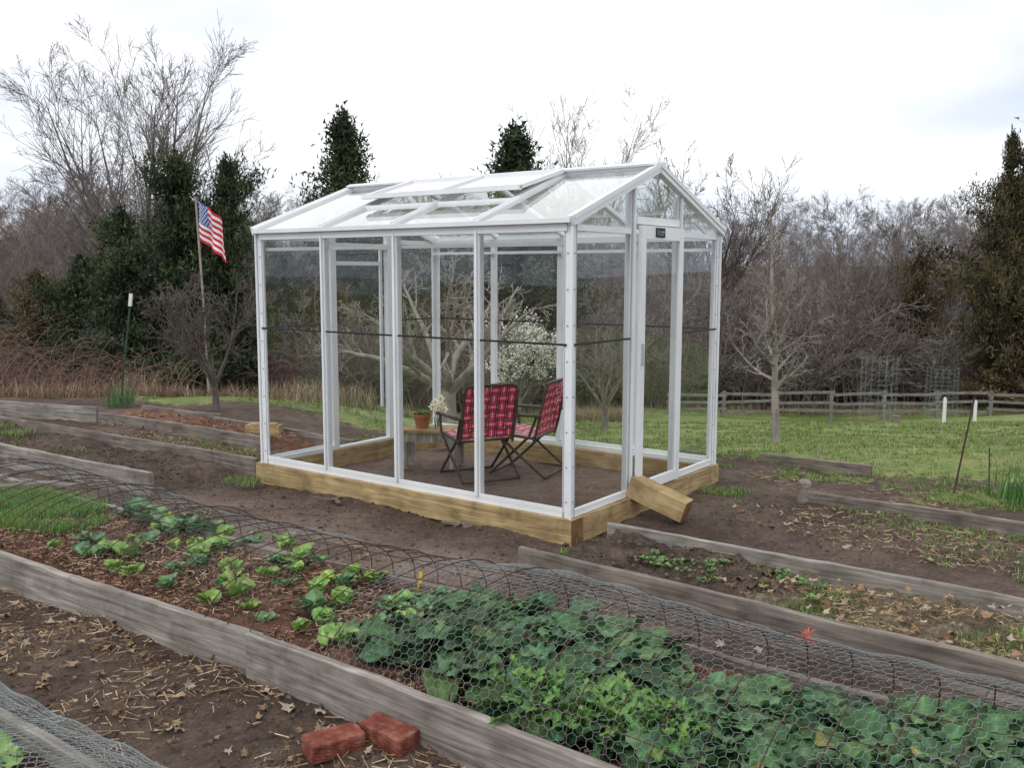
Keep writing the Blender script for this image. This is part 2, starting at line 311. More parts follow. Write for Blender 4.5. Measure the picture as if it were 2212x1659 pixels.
bedE=empty('raised_garden_bed')
board(bedE,'back_board',W2(-1.2,-.97),W2(1.6,-1.0),.16,.22,.035,m_wgrey,16)
soil(bedE,'bed_soil',W2(-1.2,-2.),W2(1.6,-2.),W2(-1.2,-.99),W2(1.6,-1.02),.09,m_mulch,.05,.03)
# ---------------------------------------------------------------- greenhouse
GZ=.135;EH=GZ+1.83;RH=EH+.396
gh=empty('greenhouse',(.359,5.73,0),-AG)
def G2W(x,y): c,s=math.cos(AG),math.sin(AG);return (.359+c*x+s*y,5.73-s*x+c*y)
bt=Buf();box(bt,-L-.06,.035,-.035,.105,-.03,GZ);obj('timber_base_front',bt.mesh('tbf',m_wnew),parent=gh)
bt=Buf();box(bt,-L-.06,.035,W-.105,W+.035,-.03,GZ);obj('timber_base_back',bt.mesh('tbb',m_wnew),parent=gh)
bt=Buf();box(bt,-.105,.033,.108,W-.108,-.03,GZ-.003);obj('timber_base_door_end',bt.mesh('tbd',m_wnewy),parent=gh)
bt=Buf();box(bt,-L-.06,-L+.08,.108,W-.108,-.03,GZ-.003);obj('timber_base_far_end',bt.mesh('tbe',m_wnewy),parent=gh)
bt=Buf();box(bt,.035,.037,-.034,.104,-.03,GZ-.002);obj('timber_end_grain',bt.mesh('teg',m_end),parent=gh)
fr=Buf();MW,MG,MS=0,1,2
def post(x,y,w,ax,z1,out,z0=GZ):
    if ax=='x':
        box(fr,x-w/2,x+w/2,y-.004,y+out*-.045,z0,z1,mi=MW)
        box(fr,x-w*.18,x+w*.18,y+out*.003,y+out*.017,z0,z1,mi=MW)
        for sgn in (-1,1): box(fr,x+sgn*w*.30-.002,x+sgn*w*.30+.002,y+out*.0035,y+out*.006,z0,z1,mi=MG)
    else:
        box(fr,x-.004,x+out*-.045,y-w/2,y+w/2,z0,z1,mi=MW)
        box(fr,x+out*.003,x+out*.017,y-w*.18,y+w*.18,z0,z1,mi=MW)
        for sgn in (-1,1): box(fr,x+out*.0035,x+out*.006,y+sgn*w*.30-.002,y+sgn*w*.30+.002,z0,z1,mi=MG)
zz0=GZ+.001
for yy,out in ((0,-1),(W,1)):
    for k in range(1,4): post(-L*k/4,yy,.045,'x',EH-.03,out,GZ+.045)
    box(fr,-L+.04,-.04,yy,yy-out*.06,zz0,GZ+.035,mi=MW);box(fr,-L+.04,-.04,yy+out*.002,yy-out*.02,GZ+.035,GZ+.06,mi=MW)
    box(fr,-L+.03,-.03,yy+out*.012,yy-out*.045,EH-.055,EH-.008,mi=MW);box(fr,-L-.01,.01,yy+out*.045,yy-out*.01,EH-.006,EH+.022,mi=MW)
    box(fr,-L+.03,-.03,yy-out*.046,yy-out*.075,EH-.14,EH-.115,mi=MW)
for xx in (0,-L):
    for yy in (0,W):
        sx=1 if xx==0 else -1;sy=-1 if yy==0 else 1
        box(fr,xx-sx*.055,xx,yy+sy*.0,yy-sy*.012,zz0,EH+.01,mi=MW);box(fr,xx-sx*.012,xx+sx*.002,yy+sy*.002,yy-sy*.055,zz0,EH+.01,mi=MW)
        box(fr,xx+sx*.004,xx+sx*.018,yy+sy*.004,yy+sy*.018,zz0,EH+.012,mi=MW)
        box(fr,xx-sx*.045,xx-sx*.049,yy+sy*.002,yy+sy*.005,zz0,EH,mi=MG);box(fr,xx+sx*.004,xx+sx*.006,yy-sy*.044,yy-sy*.048,zz0,EH,mi=MG)
        for z in np.arange(GZ+.1,EH,.22):
            box(fr,xx-sx*.022,xx-sx*.030,yy+sy*.001,yy+sy*.006,z,z+.008,mi=MS)
            box(fr,xx+sx*.002,xx+sx*.006,yy-sy*.024,yy-sy*.032,z,z+.008,mi=MS)
def roofz(y): return EH+(RH-EH)*(1-abs(y-W/2)/(W/2))
y1,y2=W*.355,W*.68
for xx,out in ((0,1),(-L,-1)):
    zt=1.86 if xx<0 else 1.985
    for yy in (y1,y2): post(xx,yy,.06,'y',roofz(yy)-.02,out)
    for (ya,yb) in ((.05,y1-.03),(y2+.03,W-.05)):
        box(fr,xx+out*.002,xx-out*.05,ya,yb,zz0,GZ+.035,mi=MW);box(fr,xx+out*.004,xx-out*.04,ya,yb,EH-.05,EH-.012,mi=MW)
        box(fr,xx+out*.005,xx-out*.01,ya,yb,GZ+.036,GZ+.05,mi=MW)
    box(fr,xx+out*.012,xx-out*.04,y1+.031,y2-.031,zt,zt+.05,mi=MW);box(fr,xx+out*.0,xx-out*.05,y1+.031,y2-.031,zz0,GZ+.02,mi=MW)
    for (ya,za,yb,zb) in ((-.03,EH+.006,W/2,RH+.01),(W+.03,EH+.006,W/2,RH+.01)):
        beam(fr,(xx+out*.012,ya,za),(xx+out*.012,yb,zb),.05,.055,mi=MW);beam(fr,(xx+out*.034,ya,za+.022),(xx+out*.034,yb,zb+.022),.02,.03,mi=MW)
    beam(fr,(xx-out*.08,.05,EH-.03),(xx-out*.45,.05,roofz(.05)-.02),.02,.02,mi=MW)
    beam(fr,(xx-out*.05,.08,EH-.02),(xx-out*.05,.36,roofz(.36)-.05),.02,.025,mi=MW)
    beam(fr,(xx-out*.05,W-.08,EH-.02),(xx-out*.05,W-.36,roofz(.36)-.05),.02,.025,mi=MW)
box(fr,.022,.05,y1+.034,y1+.095,GZ+.022,1.975,mi=MW);box(fr,.022,.05,y2-.095,y2-.034,GZ+.022,1.975,mi=MW)
box(fr,.022,.05,y1+.096,y2-.096,1.885,1.975,mi=MW);box(fr,.022,.05,y1+.096,y2-.096,GZ+.022,GZ+.09,mi=MW)
box(fr,.0505,.062,y1+.05,y1+.066,GZ+.9,GZ+1.05,mi=MG)
box(fr,-L-.04,-L-.02,y1+.034,y1+.06,GZ+.3,1.86,mi=MW);box(fr,-L-.04,-L-.02,y2-.06,y2-.034,GZ+.3,1.86,mi=MW);box(fr,-L-.04,-L-.02,y1+.061,y2-.061,1.72,1.755,mi=MW)
for k in range(1,4):
    x=-L*k/4
    for s_ in (0,1):
        ya=-.03 if s_==0 else W+.03
        beam(fr,(x,ya,EH+.012),(x,W/2,RH+.012),.035,.03,mi=MW);beam(fr,(x,ya,EH+.034),(x,W/2,RH+.034),.012,.014,mi=MW)
beam(fr,(-L-.02,W/2,RH+.028),(.035,W/2,RH+.028),.07,.05,mi=MW);beam(fr,(-L-.03,W/2-.045,RH+.04),(.04,W/2-.045,RH+.04),.05,.014,mi=MW,up=(0,-.35,.93))
beam(fr,(-L-.03,W/2+.045,RH+.04),(.04,W/2+.045,RH+.04),.05,.014,mi=MW,up=(0,.35,.93))
xa,xb=-.75*L,-.25*L
def vp(x,t,lift):
    y=W/2-.06-(W/2-.06-.45)*t;return (x,y,roofz(y)+.055+lift*t)
for x in (xa,xb,(xa+xb)/2): beam(fr,vp(x,0,.05),vp(x,1,.05),.04,.028,mi=MW)
beam(fr,vp(xa-.02,1,.05),vp(xb+.02,1,.05),.045,.035,mi=MW);beam(fr,vp(xa,0,.05),vp(xb,0,.05),.035,.025,mi=MW)
beam(fr,(xa,.46,roofz(.46)+.02),(xb,.46,roofz(.46)+.02),.04,.025,mi=MW);beam(fr,(xa+.02,.47,roofz(.47)+.035),(xa+.02,1.0,roofz(1.)+.035),.02,.03,mi=MG);beam(fr,(xb-.02,.47,roofz(.47)+.035),(xb-.02,1.0,roofz(1.)+.035),.02,.03,mi=MG)
obj('aluminium_frame',fr.mesh('frame',[m_white,m_grooves,m_screw]),parent=gh)
bb=Buf();zb=1.215
for k in range(4):
    xa_,xb_=-L*(k+1)/4+.03,-L*k/4-.03
    box(bb,xa_,xb_,-.010,-.002,zb,zb+.013);box(bb,xa_,xb_,W+.002,W+.01,zb,zb+.013)
for xx,o in ((0,1),(-L,-1)):
    for ya,yb in ((.03,y1-.032),(y2+.032,W-.03)): box(bb,xx+o*.002,xx+o*.01,ya,yb,zb,zb+.013)
obj('window_bands',bb.mesh('bands',m_black),parent=gh)
gb=Buf()
def quad(b,p,q,r,s,C=None,mi=0): b.add([p,q,r,s],[[0,1,2,3]],C,mi)
for k in range(4):
    xa_,xb_=-L*(k+1)/4,-L*k/4
    for yy in (.008,W-.008): quad(gb,(xa_,yy,GZ+.02),(xb_,yy,GZ+.02),(xb_,yy,EH),(xa_,yy,EH))
for xx in (-.008,-L+.008):
    for ya,yb in ((.0,y1),(y1,y2),(y2,W)):
        if xx>-1 and abs(ya-y1)<1e-6:
            quad(gb,(.036,ya+.05,GZ+.05),(.036,yb-.05,GZ+.05),(.036,yb-.05,1.93),(.036,ya+.05,1.93))
            gb.add([(xx,ya,2.0),(xx,yb,2.0),(xx,yb,roofz(yb)),(xx,W/2,RH),(xx,ya,roofz(ya))],[[0,1,2,3,4]])
        elif abs(ya-y1)<1e-6: gb.add([(xx,ya,GZ+.02),(xx,yb,GZ+.02),(xx,yb,roofz(yb)),(xx,W/2,RH),(xx,ya,roofz(ya))],[[0,1,2,3,4]])
        else: quad(gb,(xx,ya,GZ+.02),(xx,yb,GZ+.02),(xx,yb,roofz(yb)),(xx,ya,roofz(ya)))
obj('wall_glass',gb.mesh('wallglass',m_glass),parent=gh)
rg=Buf()
for k in range(4):
    xa_,xb_=-L*(k+1)/4,-L*k/4
    for s_ in (0,1):
        ye=-.02 if s_==0 else W+.02
        if s_==0 and k in(1,2): quad(rg,(xa_,ye,EH+.018),(xb_,ye,EH+.018),(xb_,.45,roofz(.45)+.018),(xa_,.45,roofz(.45)+.018))
        else: quad(rg,(xa_,ye,EH+.018),(xb_,ye,EH+.018),(xb_,W/2,RH+.018),(xa_,W/2,RH+.018))
quad(rg,vp(xa,1,.05),vp(xb,1,.05),vp(xb,0,.05),vp(xa,0,.05))
obj('roof_panes',rg.mesh('roofglass',m_glassr),parent=gh)
sg=Buf();yc=W*.5
box(sg,.051,.056,yc-.085,yc+.045,1.9,1.965,mi=0);box(sg,.0562,.0575,yc-.07,yc-.035,1.915,1.948,mi=1);box(sg,.0562,.0575,yc-.025,yc+.035,1.932,1.944,mi=2);box(sg,.0562,.0575,yc-.025,yc+.02,1.917,1.923,mi=2)
obj('door_nameplate',sg.mesh('plate',[m_black,m_green,m_screw]),parent=gh)
bt=Buf();box(bt,-.21,.205,-.07,.07,-.07,.07);box(bt,.205,.21,-.069,.069,-.069,.069,mi=1)
o=obj('timber_block',bt.mesh('block',[m_wnew,m_end]));wx,wy=G2W(.205,.80);o.location=(wx,wy,.145);o.rotation_euler=(0,.33,-AG+.12)
bt=Buf();box(bt,-.17,.17,-.07,.07,0,.12);box(bt,-.12,.13,-.05,.05,.12,.135)
o=obj('timber_block',bt.mesh('block2',[m_wnew]));o.location=(-2.42,9.1,0.06);o.rotation_euler=(0,0,-.1)
# ---------------------------------------------------------------- chairs
def chair(x,y,ang):
    c=empty('folding_lawn_chair',(x,y,0.0),ang)
    t=Buf();w=.25;r=.0115
    for s in (-1,1):
        ys_=s*w
        poly(t,[(.22,ys_,.50),(.19,ys_,.36),(-.05,ys_,.16),(-.24,ys_,.012)],r)
        poly(t,[(-.17,ys_*.94,.52),(-.10,ys_*.94,.34),(.10,ys_*.94,.15),(.25,ys_*.94,.012)],r)
        poly(t,[(-.14,ys_*.94,.30),(-.17,ys_*.94,.40),(-.24,ys_*.94,.72),(-.245,ys_*.86,.765),(-.248,ys_*.7,.78)],r)
        poly(t,[(.24,ys_*.94,.355),(-.14,ys_*.94,.325)],r)
        box(t,-.21,.25,ys_-.022,ys_+.022,.505,.525)
        box(t,.235,.265,ys_-.018,ys_+.018,.495,.516)
    poly(t,[(-.248,-w*.7,.78),(-.248,w*.7,.78)],r);poly(t,[(-.24,-w,.012),(-.24,w,.012)],r);poly(t,[(.25,-w*.94,.012),(.25,w*.94,.012)],r);poly(t,[(.24,-w*.94,.355),(.24,w*.94,.355)],r);poly(t,[(-.14,-w*.94,.325),(-.14,w*.94,.325)],r)
    obj('frame',t.mesh('chair_frame',m_tube,True),parent=c)
    wb=Buf()
    prof=[(0,.06,0),(.06,.17,2),(.17,.44,1),(.44,.53,3),(.53,.83,1),(.83,.94,2),(.94,1,0)]
    def weave(o_,du,dv,nu,nv_,Lu,Lv,cm,sag):
        nrm=np.cross(du,dv)
        def pt(u,v): return o_+du*u*Lu+dv*v*Lv-nrm*sag*math.sin(pi*u)*math.sin(pi*v)
        for i in range(nu):
            for j in range(nv_):
                ov=(i+j)%2
                for (a0,a1,ka) in prof:
                    for (b0_,b1_,kb) in prof:
                        if ka==0 and kb==0: continue
                        if 2 in (ka,kb): k=2
                        elif (ov and ka==3) or (not ov and kb==3): k=3
                        else: k=1
                        if k==2 and ((ov and ka!=2) or (not ov and kb!=2)) and cm==1: k=1
                        m_={1:cm,2:2,3:3}[k];dz=nrm*(.0015 if ov else -.0015)
                        us=((i+a0)/nu,(i+a1)/nu);vs=((j+b0_)/nv_,(j+b1_)/nv_)
                        quad(wb,pt(us[0],vs[0])+dz,pt(us[1],vs[0])+dz,pt(us[1],vs[1])+dz,pt(us[0],vs[1])+dz,mi=m_)
    bo=np.array([-.155,-.228,.345]);bu=np.array([-.09,0,.425]);Lb=np.linalg.norm(bu);bu/=Lb;yv=np.array([0,1.,0])
    weave(bo,bu,yv,6,6,Lb,.456,0,.02)
    so=np.array([-.13,-.228,.335]);su=np.array([.37,0,.03]);Ls=np.linalg.norm(su);su/=Ls
    weave(so,su,yv,5,6,Ls,.456,1,-.015)
    obj('webbing',wb.mesh('webbing',[m_red,m_pink,m_wbl,m_wwh]),parent=c)
chair(-.27,7.58,math.atan2(.89,-.45));chair(.14,7.78,math.atan2(.40,-.92))
# ---------------------------------------------------------------- table
tb=empty('rustic_side_table',(-.68,8.0,0),-.15);t=Buf()
for i in range(4): box(t,-.29,.29,-.17+i*.087,-.17+i*.087+.081,.31,.332)
obj('top_planks',t.mesh('tt',m_wnew),parent=tb);t=Buf()
for x in (-.23,.21):
    for y in (-.13,.13): box(t,x-.035,x+.035,y-.02,y+.02,0,.308)
box(t,-.26,.26,-.155,-.135,.23,.307);box(t,-.26,.26,.135,.155,.23,.307);box(t,-.27,-.25,-.134,.134,.23,.306);box(t,.25,.27,-.134,.134,.23,.306)
obj('legs',t.mesh('tl',wood('table_legs',(.17,.15,.13),(.58,.55,.49),axis=2)),parent=tb)
pot=empty('potted_plant',(-.77,8.0,.332));t=Buf();cyl(t,(0,0),.052,.07,0,.095,24,cap=False);cyl(t,(0,0),.078,.08,.095,.125,24,cap=False);cyl(t,(0,0),.0785,.07,.094,.0945,24,cap=False)
obj('pot',t.mesh('pot',m_terra,True),parent=pot);t=Buf();cyl(t,(0,0),.07,.07,.1,.11,20);obj('soil',t.mesh('ps',m_soil),parent=pot)
def leaf_t(rng,Ln,Wd,th0,th1,ruf,nu=8,nv=5,pet=.2,fr_=16,ww=.14):
    u=np.linspace(0,1,nu);v=np.linspace(-1,1,nv);th=np.radians(th0+(th1-th0)*u);dx=np.cos(th)*Ln/(nu-1);dz=np.sin(th)*Ln/(nu-1)
    cx=np.concatenate([[0],np.cumsum(dx)[:-1]]);cz=np.concatenate([[0],np.cumsum(dz)[:-1]])
    k=np.clip((u-pet)/(1-pet),0,1);w=Wd*np.where(u<pet,.12,.12+np.sin(pi*np.clip(k*.93+.04,0,1)**.85)**.7)
    ph=rng.rand()*6;V=[];C=[]
    for i in range(nu):
        for j in range(nv):
            wob=1+ww*math.sin(i*2.7+j+ph)*abs(v[j]);y=v[j]*w[i]*wob
            e=abs(v[j])**1.3*w[i]/max(Wd,1e-6)
            z=cz[i]+ruf*e*math.sin(i*fr_/nu*2+ph+(1.3 if v[j]>0 else 0))+ruf*.5*math.sin(i*2.1+j*2.6+ph)*w[i]/Wd+.25*y*y/max(Wd,1e-6)
            V.append((cx[i]+ruf*.5*e*math.cos(i*3.1+ph)*math.sin(th[i]),y,z));rib=1.45 if nv>2 and j==nv//2 else (1.0 if abs(v[j])<.9 else .9);C.append((rib,)*3)
    I=np.arange(nu*nv).reshape(nu,nv);F=np.stack([I[:-1,:-1],I[1:,:-1],I[1:,1:],I[:-1,1:]],-1).reshape(-1,4)
    return np.array(V),F,np.array(C)
def plants(name,pos,nleaf,Ln,Wd,col,seed,ruf=.015,th=(75,20),dth=-50,mat=None,parent=None,spread=.02,pet=.2,colvar=.25,fr_=16,nv=5,nu=8,yel=0,ww=.1):
    rng=R(seed);b=Buf();temps=[]
    for lay in range(4):
        for q in range(3):
            f=lay/3;temps.append(leaf_t(rng,1,Wd/Ln,th[0]*(1-f)+th[1]*f,th[0]*(1-f)+th[1]*f+dth,ruf/Ln,pet=pet,fr_=fr_,nv=nv,nu=nu,ww=ww))
    for ti,(V,F,C) in enumerate(temps):
        lay=ti//3;TT=[];AA=[];SS=[];CC=[]
        for (x,y,z,s) in pos:
            n=max(1,int(round(nleaf/12*(.7+.6*rng.rand())))) 
            for _ in range(n):
                a=rng.rand()*2*pi;TT.append((x+rng.normal()*spread*s,y+rng.normal()*spread*s,z+rng.rand()*.01));AA.append(a);SS.append(Ln*s*(.55+.45*lay/3)*(.75+.5*rng.rand()))
                br=(1-colvar+2*colvar*rng.rand())*(1.12-.1*lay);c=np.array((col[0]*br*(.85+.4*rng.rand()),col[1]*br,col[2]*br*(.8+.4*rng.rand())))
                if rng.rand()<yel: c=np.array((.30,.30,.08))*(.7+.5*rng.rand())
                CC.append(c)
        M=rz(AA)@rx(rng.normal(0,.3,len(AA)))*np.array(SS)[:,None,None]
        VV,FF=inst(V,F,M,np.array(TT));c=(np.array(CC)[:,None,:]*C[None]).reshape(-1,3);b.add(VV,FF,c)
    return obj(name,b.mesh(name,mat or m_leafA,True),parent=parent)
plants('leaves',[(0,0,.11,1)],16,.075,.025,(.14,.30,.06),3,ruf=.003,parent=pot)
b_=Buf();r_=R(5)
df=empty('daffodil_vase',(-.63,7.95,.332));t=Buf();cyl(t,(0,0),.028,.034,0,.10,20,cap=False);obj('glass_vase',t.mesh('vase',m_glass,True),parent=df)
heads=[(-.02,-.01,.235),(.03,-.02,.215),(.055,.0,.17),(.0,-.03,.185),(-.045,.01,.19),(.02,.02,.26)]
for hx,hy,hz in heads:
    poly(b_,[(0,0,.01),(hx*.5,hy*.5,hz*.6),(hx,hy,hz)],.0025,5,(.1,.25,.05));
    az=r_.rand()*1.2-2.2;fd=np.array([math.cos(az),math.sin(az),.15]);fd/=np.linalg.norm(fd);s=np.cross(fd,(0,0,1));s/=np.linalg.norm(s);u=np.cross(s,fd);c=np.array([hx,hy,hz])
    for k in range(6):
        a=k*pi/3;dd=s*math.cos(a)+u*math.sin(a);pp=np.cross(fd,dd)
        b_.add([c,c+dd*.02+pp*.013,c+dd*.042+fd*.004,c+dd*.02-pp*.013],[[0,1,2,3]],(.88,.88,.76))
    V,F=tubesVF([c],[c+fd*.014],[.006],[.010],8);b_.add(V,F,(.8,.62,.12))
obj('daffodils',b_.mesh('daff',m_blos),parent=df)
# ---------------------------------------------------------------- bricks
for x,y,rot,zz,sd in ((-.615,3.09,.62,.045,1),(-.43,3.14,-.62,.05,2)):
    rr=R(sd);me=bpy.data.meshes.new('brick')
    bm=bmesh.new();bmesh.ops.create_cube(bm,size=1);bmesh.ops.subdivide_edges(bm,edges=bm.edges[:],cuts=10,use_grid_fill=True)
    for v_ in bm.verts:
        c=v_.co.copy();cr=sum(1 for q in c if abs(q)>.49);sh=1-.012*max(0,cr-1)*(1+rr.rand());v_.co=Vector((c.x*.2*sh,c.y*.1*sh*(1-.02*(cr>1)),c.z*.068*(1-.04*(cr>1))))+Vector(rr.normal(0,.0007,3))
    bm.to_mesh(me);bm.free();me.materials.append(m_brick)
    obj('red_brick',me,(x,y,zz),(.05,.04,rot))
# ---------------------------------------------------------------- stakes, posts, fence
def single(name,fn,mat,smooth=False,**k):
    t=Buf();fn(t);return obj(name,t.mesh(name,mat,smooth),**k)
def f(t):
    beam(t,(-5.12,12.2,-.1),(-4.92,12.2,1.28),.026,.008,mi=0);beam(t,(-5.12,12.19,-.1),(-4.92,12.19,1.28),.008,.026,mi=0);beam(t,(-4.925,12.185,1.22),(-4.905,12.185,1.38),.036,.036,mi=1)
single('metal_fence_stake',f,[m_stake,m_pvc])
single('rusty_rod',lambda t:poly(t,[(3.37,7.07,-.1),(3.5,7.07,.73)],.007,6),m_rust,True)
single('rusty_rod',lambda t:poly(t,[(3.62,7.0,-.1),(3.60,7.0,.35)],.005,6),m_rust,True)
for x,y,h in ((12.05,26,.72),(13.9,28,.66),(7.85,28,.58)):
    z=float(T(x,y));single('tree_guard_tube',lambda t:(cyl(t,(x,y),.05,.048,z-.1,z+h,12),cyl(t,(x,y),.03,.03,z+h,z+h+.05,8)),m_pvc,True)
def stump(t):
    x,y=10.3,25.;z=float(T(x,y));cyl(t,(x,y),.16,.11,z-.1,z+.08,12);cyl(t,(x,y),.11,.10,z+.08,z+.26,12)
single('tree_stump',stump,m_bark,True)
def stump2(t):
    cyl(t,(2.14,6.76),.055,.05,-.1,.14,9);cyl(t,(2.14,6.76),.05,.03,.14,.16,9)
single('wooden_stub_post',stump2,m_wgreyd)
def cage(x,y,w,h):
    z=float(T(x,y));t=Buf();n=16;r=.0026
    for i in range(n):
        a=2*pi*i/n;poly(t,[(x+w*math.cos(a),y+w*math.sin(a),z),(x+w*math.cos(a),y+w*math.sin(a),z+h)],r,3)
    for k in np.arange(0,h+.01,.16): poly(t,[(x+w*math.cos(2*pi*i/n),y+w*math.sin(2*pi*i/n),z+k) for i in range(n+1)],r,3)
    obj('wire_tree_cage',t.mesh('cage',m_galv))
cage(11.75,30,.56,2.15);cage(17.0,37,.6,2.1)
fe=empty('split_rail_fence');t=Buf();rr=R(3);px=7.6;pts=[]
while px<36: pts.append((px,45+rr.normal()*.05+(px-8)*.02));px+=2.6
for i,(x,y) in enumerate(pts):
    z=float(T(x,y));beam(t,(x,y,z-.2),(x+rr.normal()*.02,y,z+1.3),.16,.14,up=(0,1,0))
    if i+1<len(pts):
        x2,y2_=pts[i+1];z2=float(T(x2,y2_))
        for hh in (.35,.75,1.15): beam(t,(x-.15,y+.03*(i%2)*2-.03,z+hh+rr.normal()*.05),(x2+.15,y2_+.03*(i%2)*2-.03,z2+hh+rr.normal()*.05),.07,.13)
obj('posts_and_rails',t.mesh('fence',m_fence),parent=fe)
# ---------------------------------------------------------------- flag
fp=empty('flagpole_with_flag');t=Buf();zb_=float(T(-5.83,18));poly(t,[(-5.83,18,zb_-.2),(-5.88,18,1.2),(-5.95,18,3.06)],.022,8);obj('pole',t.mesh('pole',mnoise('pole_wood',[(.3,(.22,.19,.16)),(.7,(.38,.34,.29))],4,bs_=.1),True),parent=fp)
nr,nc_=26,40
def fpt(r,c):
    v=r/nr;u=c/nc_
    top=np.array([-5.93,18.,3.0]);
    x=.47*u+.035*v*1;z=-.34*u**1.15-.74*v-.10*u*v;y=-.06*u+.05*math.sin(u*15+v*2.0)*u**.5+.02*math.sin(u*7+v*6)
    x+=.018*math.sin(u*15+1.2+v*2)+.06*u*v
    return top+np.array([x,y,z])
V=[fpt(r,c) for r in range(nr+1) for c in range(nc_+1)];F=[];mi=[]
for r in range(nr):
    for c in range(nc_):
        i=r*(nc_+1)+c;F.append([i,i+1,i+nc_+2,i+nc_+1]);st=r//2;mi.append(2 if (st<7 and c<16) else (0 if st%2==0 else 1))
obj('flag',mesh('flag',V,np.array(F),[m_fr,m_fw,m_fb],None,True,mi),parent=fp)
t=Buf()
for i in range(9):
    for j in range(11):
        if (i+j)%2: continue
        r=14*(i+.9)/9.8;c=16*(j+.8)/11.6;p=fpt(r,c);du=fpt(r,c+1)-p;dv=fpt(r+1,c)-p;du/=np.linalg.norm(du);dv/=np.linalg.norm(dv);n=np.cross(du,dv);n/=np.linalg.norm(n)
        for sg_ in (-1,1):
            ring=[p+n*sg_*.006+(du*math.sin(k*pi/5)-dv*math.cos(k*pi/5))*(.021 if k%2==0 else .009) for k in range(10)];t.add(ring,[list(range(10))])
obj('flag_stars',t.mesh('stars',m_fw),parent=fp)
# ---------------------------------------------------------------- trees
def grow(rng,S,p,d,Ln,r,lev,P):
    n=max(2,int(round(Ln/P['step'][lev])));st=Ln/n;nc=P['nc'][lev] if lev<len(P['nc']) else 0
    nc=int(round(nc*(.7+.6*rng.rand()))) if lev>0 else nc
    tm=np.sort(rng.uniform(P['start'][lev],1,nc)) if nc else [];k=0;tap=P.get('taper',.8)
    for i in range(n):
        d=d+rng.normal(0,P['wob'][lev],3);d[2]+=P['up'][lev];d=d/math.sqrt(d@d);q=p+d*st
        ra=max(r*(1-tap*i/n),P['rmin']);rb=max(r*(1-tap*(i+1)/n),P['rmin']);S.append((p,q,ra,rb))
        while k<nc and tm[k]<=(i+1)/n+1e-9:
            f_=(tm[k]-i/n)*n;cp=p+(q-p)*f_;a=math.radians(P['ang'][lev])*(.7+.6*rng.rand());v=rng.normal(0,1,3);v-=d*(v@d);v/=math.sqrt(v@v)
            cd=d*math.cos(a)+v*math.sin(a);cl=Ln*P['ratio'][lev]*(1-P['sh'][lev]*tm[k])*(.65+.6*rng.rand())
            grow(rng,S,cp,cd,cl,max(ra*P['rr'],P['rmin']),lev+1,P);k+=1
        p=q
def treemesh(name,S,mat,thick=.02,extra=None):
    P0=np.array([s[0] for s in S]);P1=np.array([s[1] for s in S]);R0=np.array([s[2] for s in S]);R1=np.array([s[3] for s in S]);b=Buf()
    P1=P1+(P1-P0)*.03
    big=R0>thick
    if big.any(): b.add(*tubesVF(P0[big],P1[big],R0[big],R1[big],8))
    if (~big).any(): b.add(*tubesVF(P0[~big],P1[~big],R0[~big],R1[~big],3))
    return b.mesh(name,mat,True)
D0=np.array([0,0,1.])
def wood_tree(seed,Ht,r,rmin=.009,nc=(16,8,6),ang=(45,42,40),start=(.25,.2,.2,.2),up=(.01,.07,.05,.03),wob=(.03,.07,.09,.12),ratio=(.48,.5,.5),sh=(.55,.4,.4),step=(1.,.6,.4,.35),rr=.45,taper=.88):
    S=[];rng=R(seed);grow(rng,S,np.zeros(3),D0.copy(),Ht*.9,r,0,dict(step=step,nc=nc,start=start,wob=wob,up=up,ang=ang,ratio=ratio,sh=sh,rmin=rmin,rr=rr,taper=taper));return S
WT=[treemesh('woodland_tree_%d'%i,wood_tree(40+i,14,.13,nc=(18,9,8),ang=(38+4*(i%3),36,36)),[m_barkw_haze,m_barkr_haze][i%3==2],.08) for i in range(6)]
def vase(seed,Ht,trunk,tr,nl,spread,P,lean=0,rs=1.):
    rng=R(seed);S=[];p=np.zeros(3);
    grow(rng,S,p,D0+np.array([lean,0,0]),trunk,tr,0,dict(P,nc=(0,),wob=(.03,)*5,up=(0,)*5,taper=.15));tip=S[-1][1]
    for i in range(nl):
        a=2*pi*i/nl+rng.rand()*.8*rs;s=spread*(1+(-.45+.7*rng.rand())*rs);dd=np.array([math.cos(a)*s,math.sin(a)*s,1.]);dd/=np.linalg.norm(dd)
        grow(rng,S,tip-np.array([0,0,trunk*.25*rng.rand()]),dd,(Ht-trunk)*(.85+.2*rng.rand()),tr*.5,1,P)
    return S
Pbig=dict(step=(.8,.6,.45,.35,.3),nc=(0,11,8,6,0),start=(.2,.12,.12,.12,.1),wob=(.03,.03,.06,.08,.1),up=(0,.035,.06,.05,.03),ang=(30,30,32,34,36),ratio=(.5,.5,.5,.5,.5),sh=(.5,.45,.4,.4,.4),rmin=.0055,rr=.55,taper=.9)
me=treemesh('big_bare',vase(12,10.6,2.8,.25,8,.50,Pbig,rs=.5)+vase(13,10.9,3.0,.1,2,.1,Pbig,rs=.5),m_bark,.05)
x,y=-11.2,30.;obj('bare_tree',me,(x,y,float(T(x,y))-.2))
me=treemesh('pale_bare',vase(15,18.0,7,.22,7,.42,dict(Pbig,nc=(0,9,7,5,0),rmin=.009),rs=.6),m_barkp,.08)
x,y=4.6,60.;obj('bare_tree',me,(x,y,float(T(x,y))-.2))
me=treemesh('dark_bare',vase(18,14.8,5,.28,9,.6,dict(Pbig,nc=(0,9,7,5,0),rmin=.012),rs=.6),m_barkd,.08)
x,y=12.0,60.;obj('bare_tree',me,(x,y,float(T(x,y))-.2))
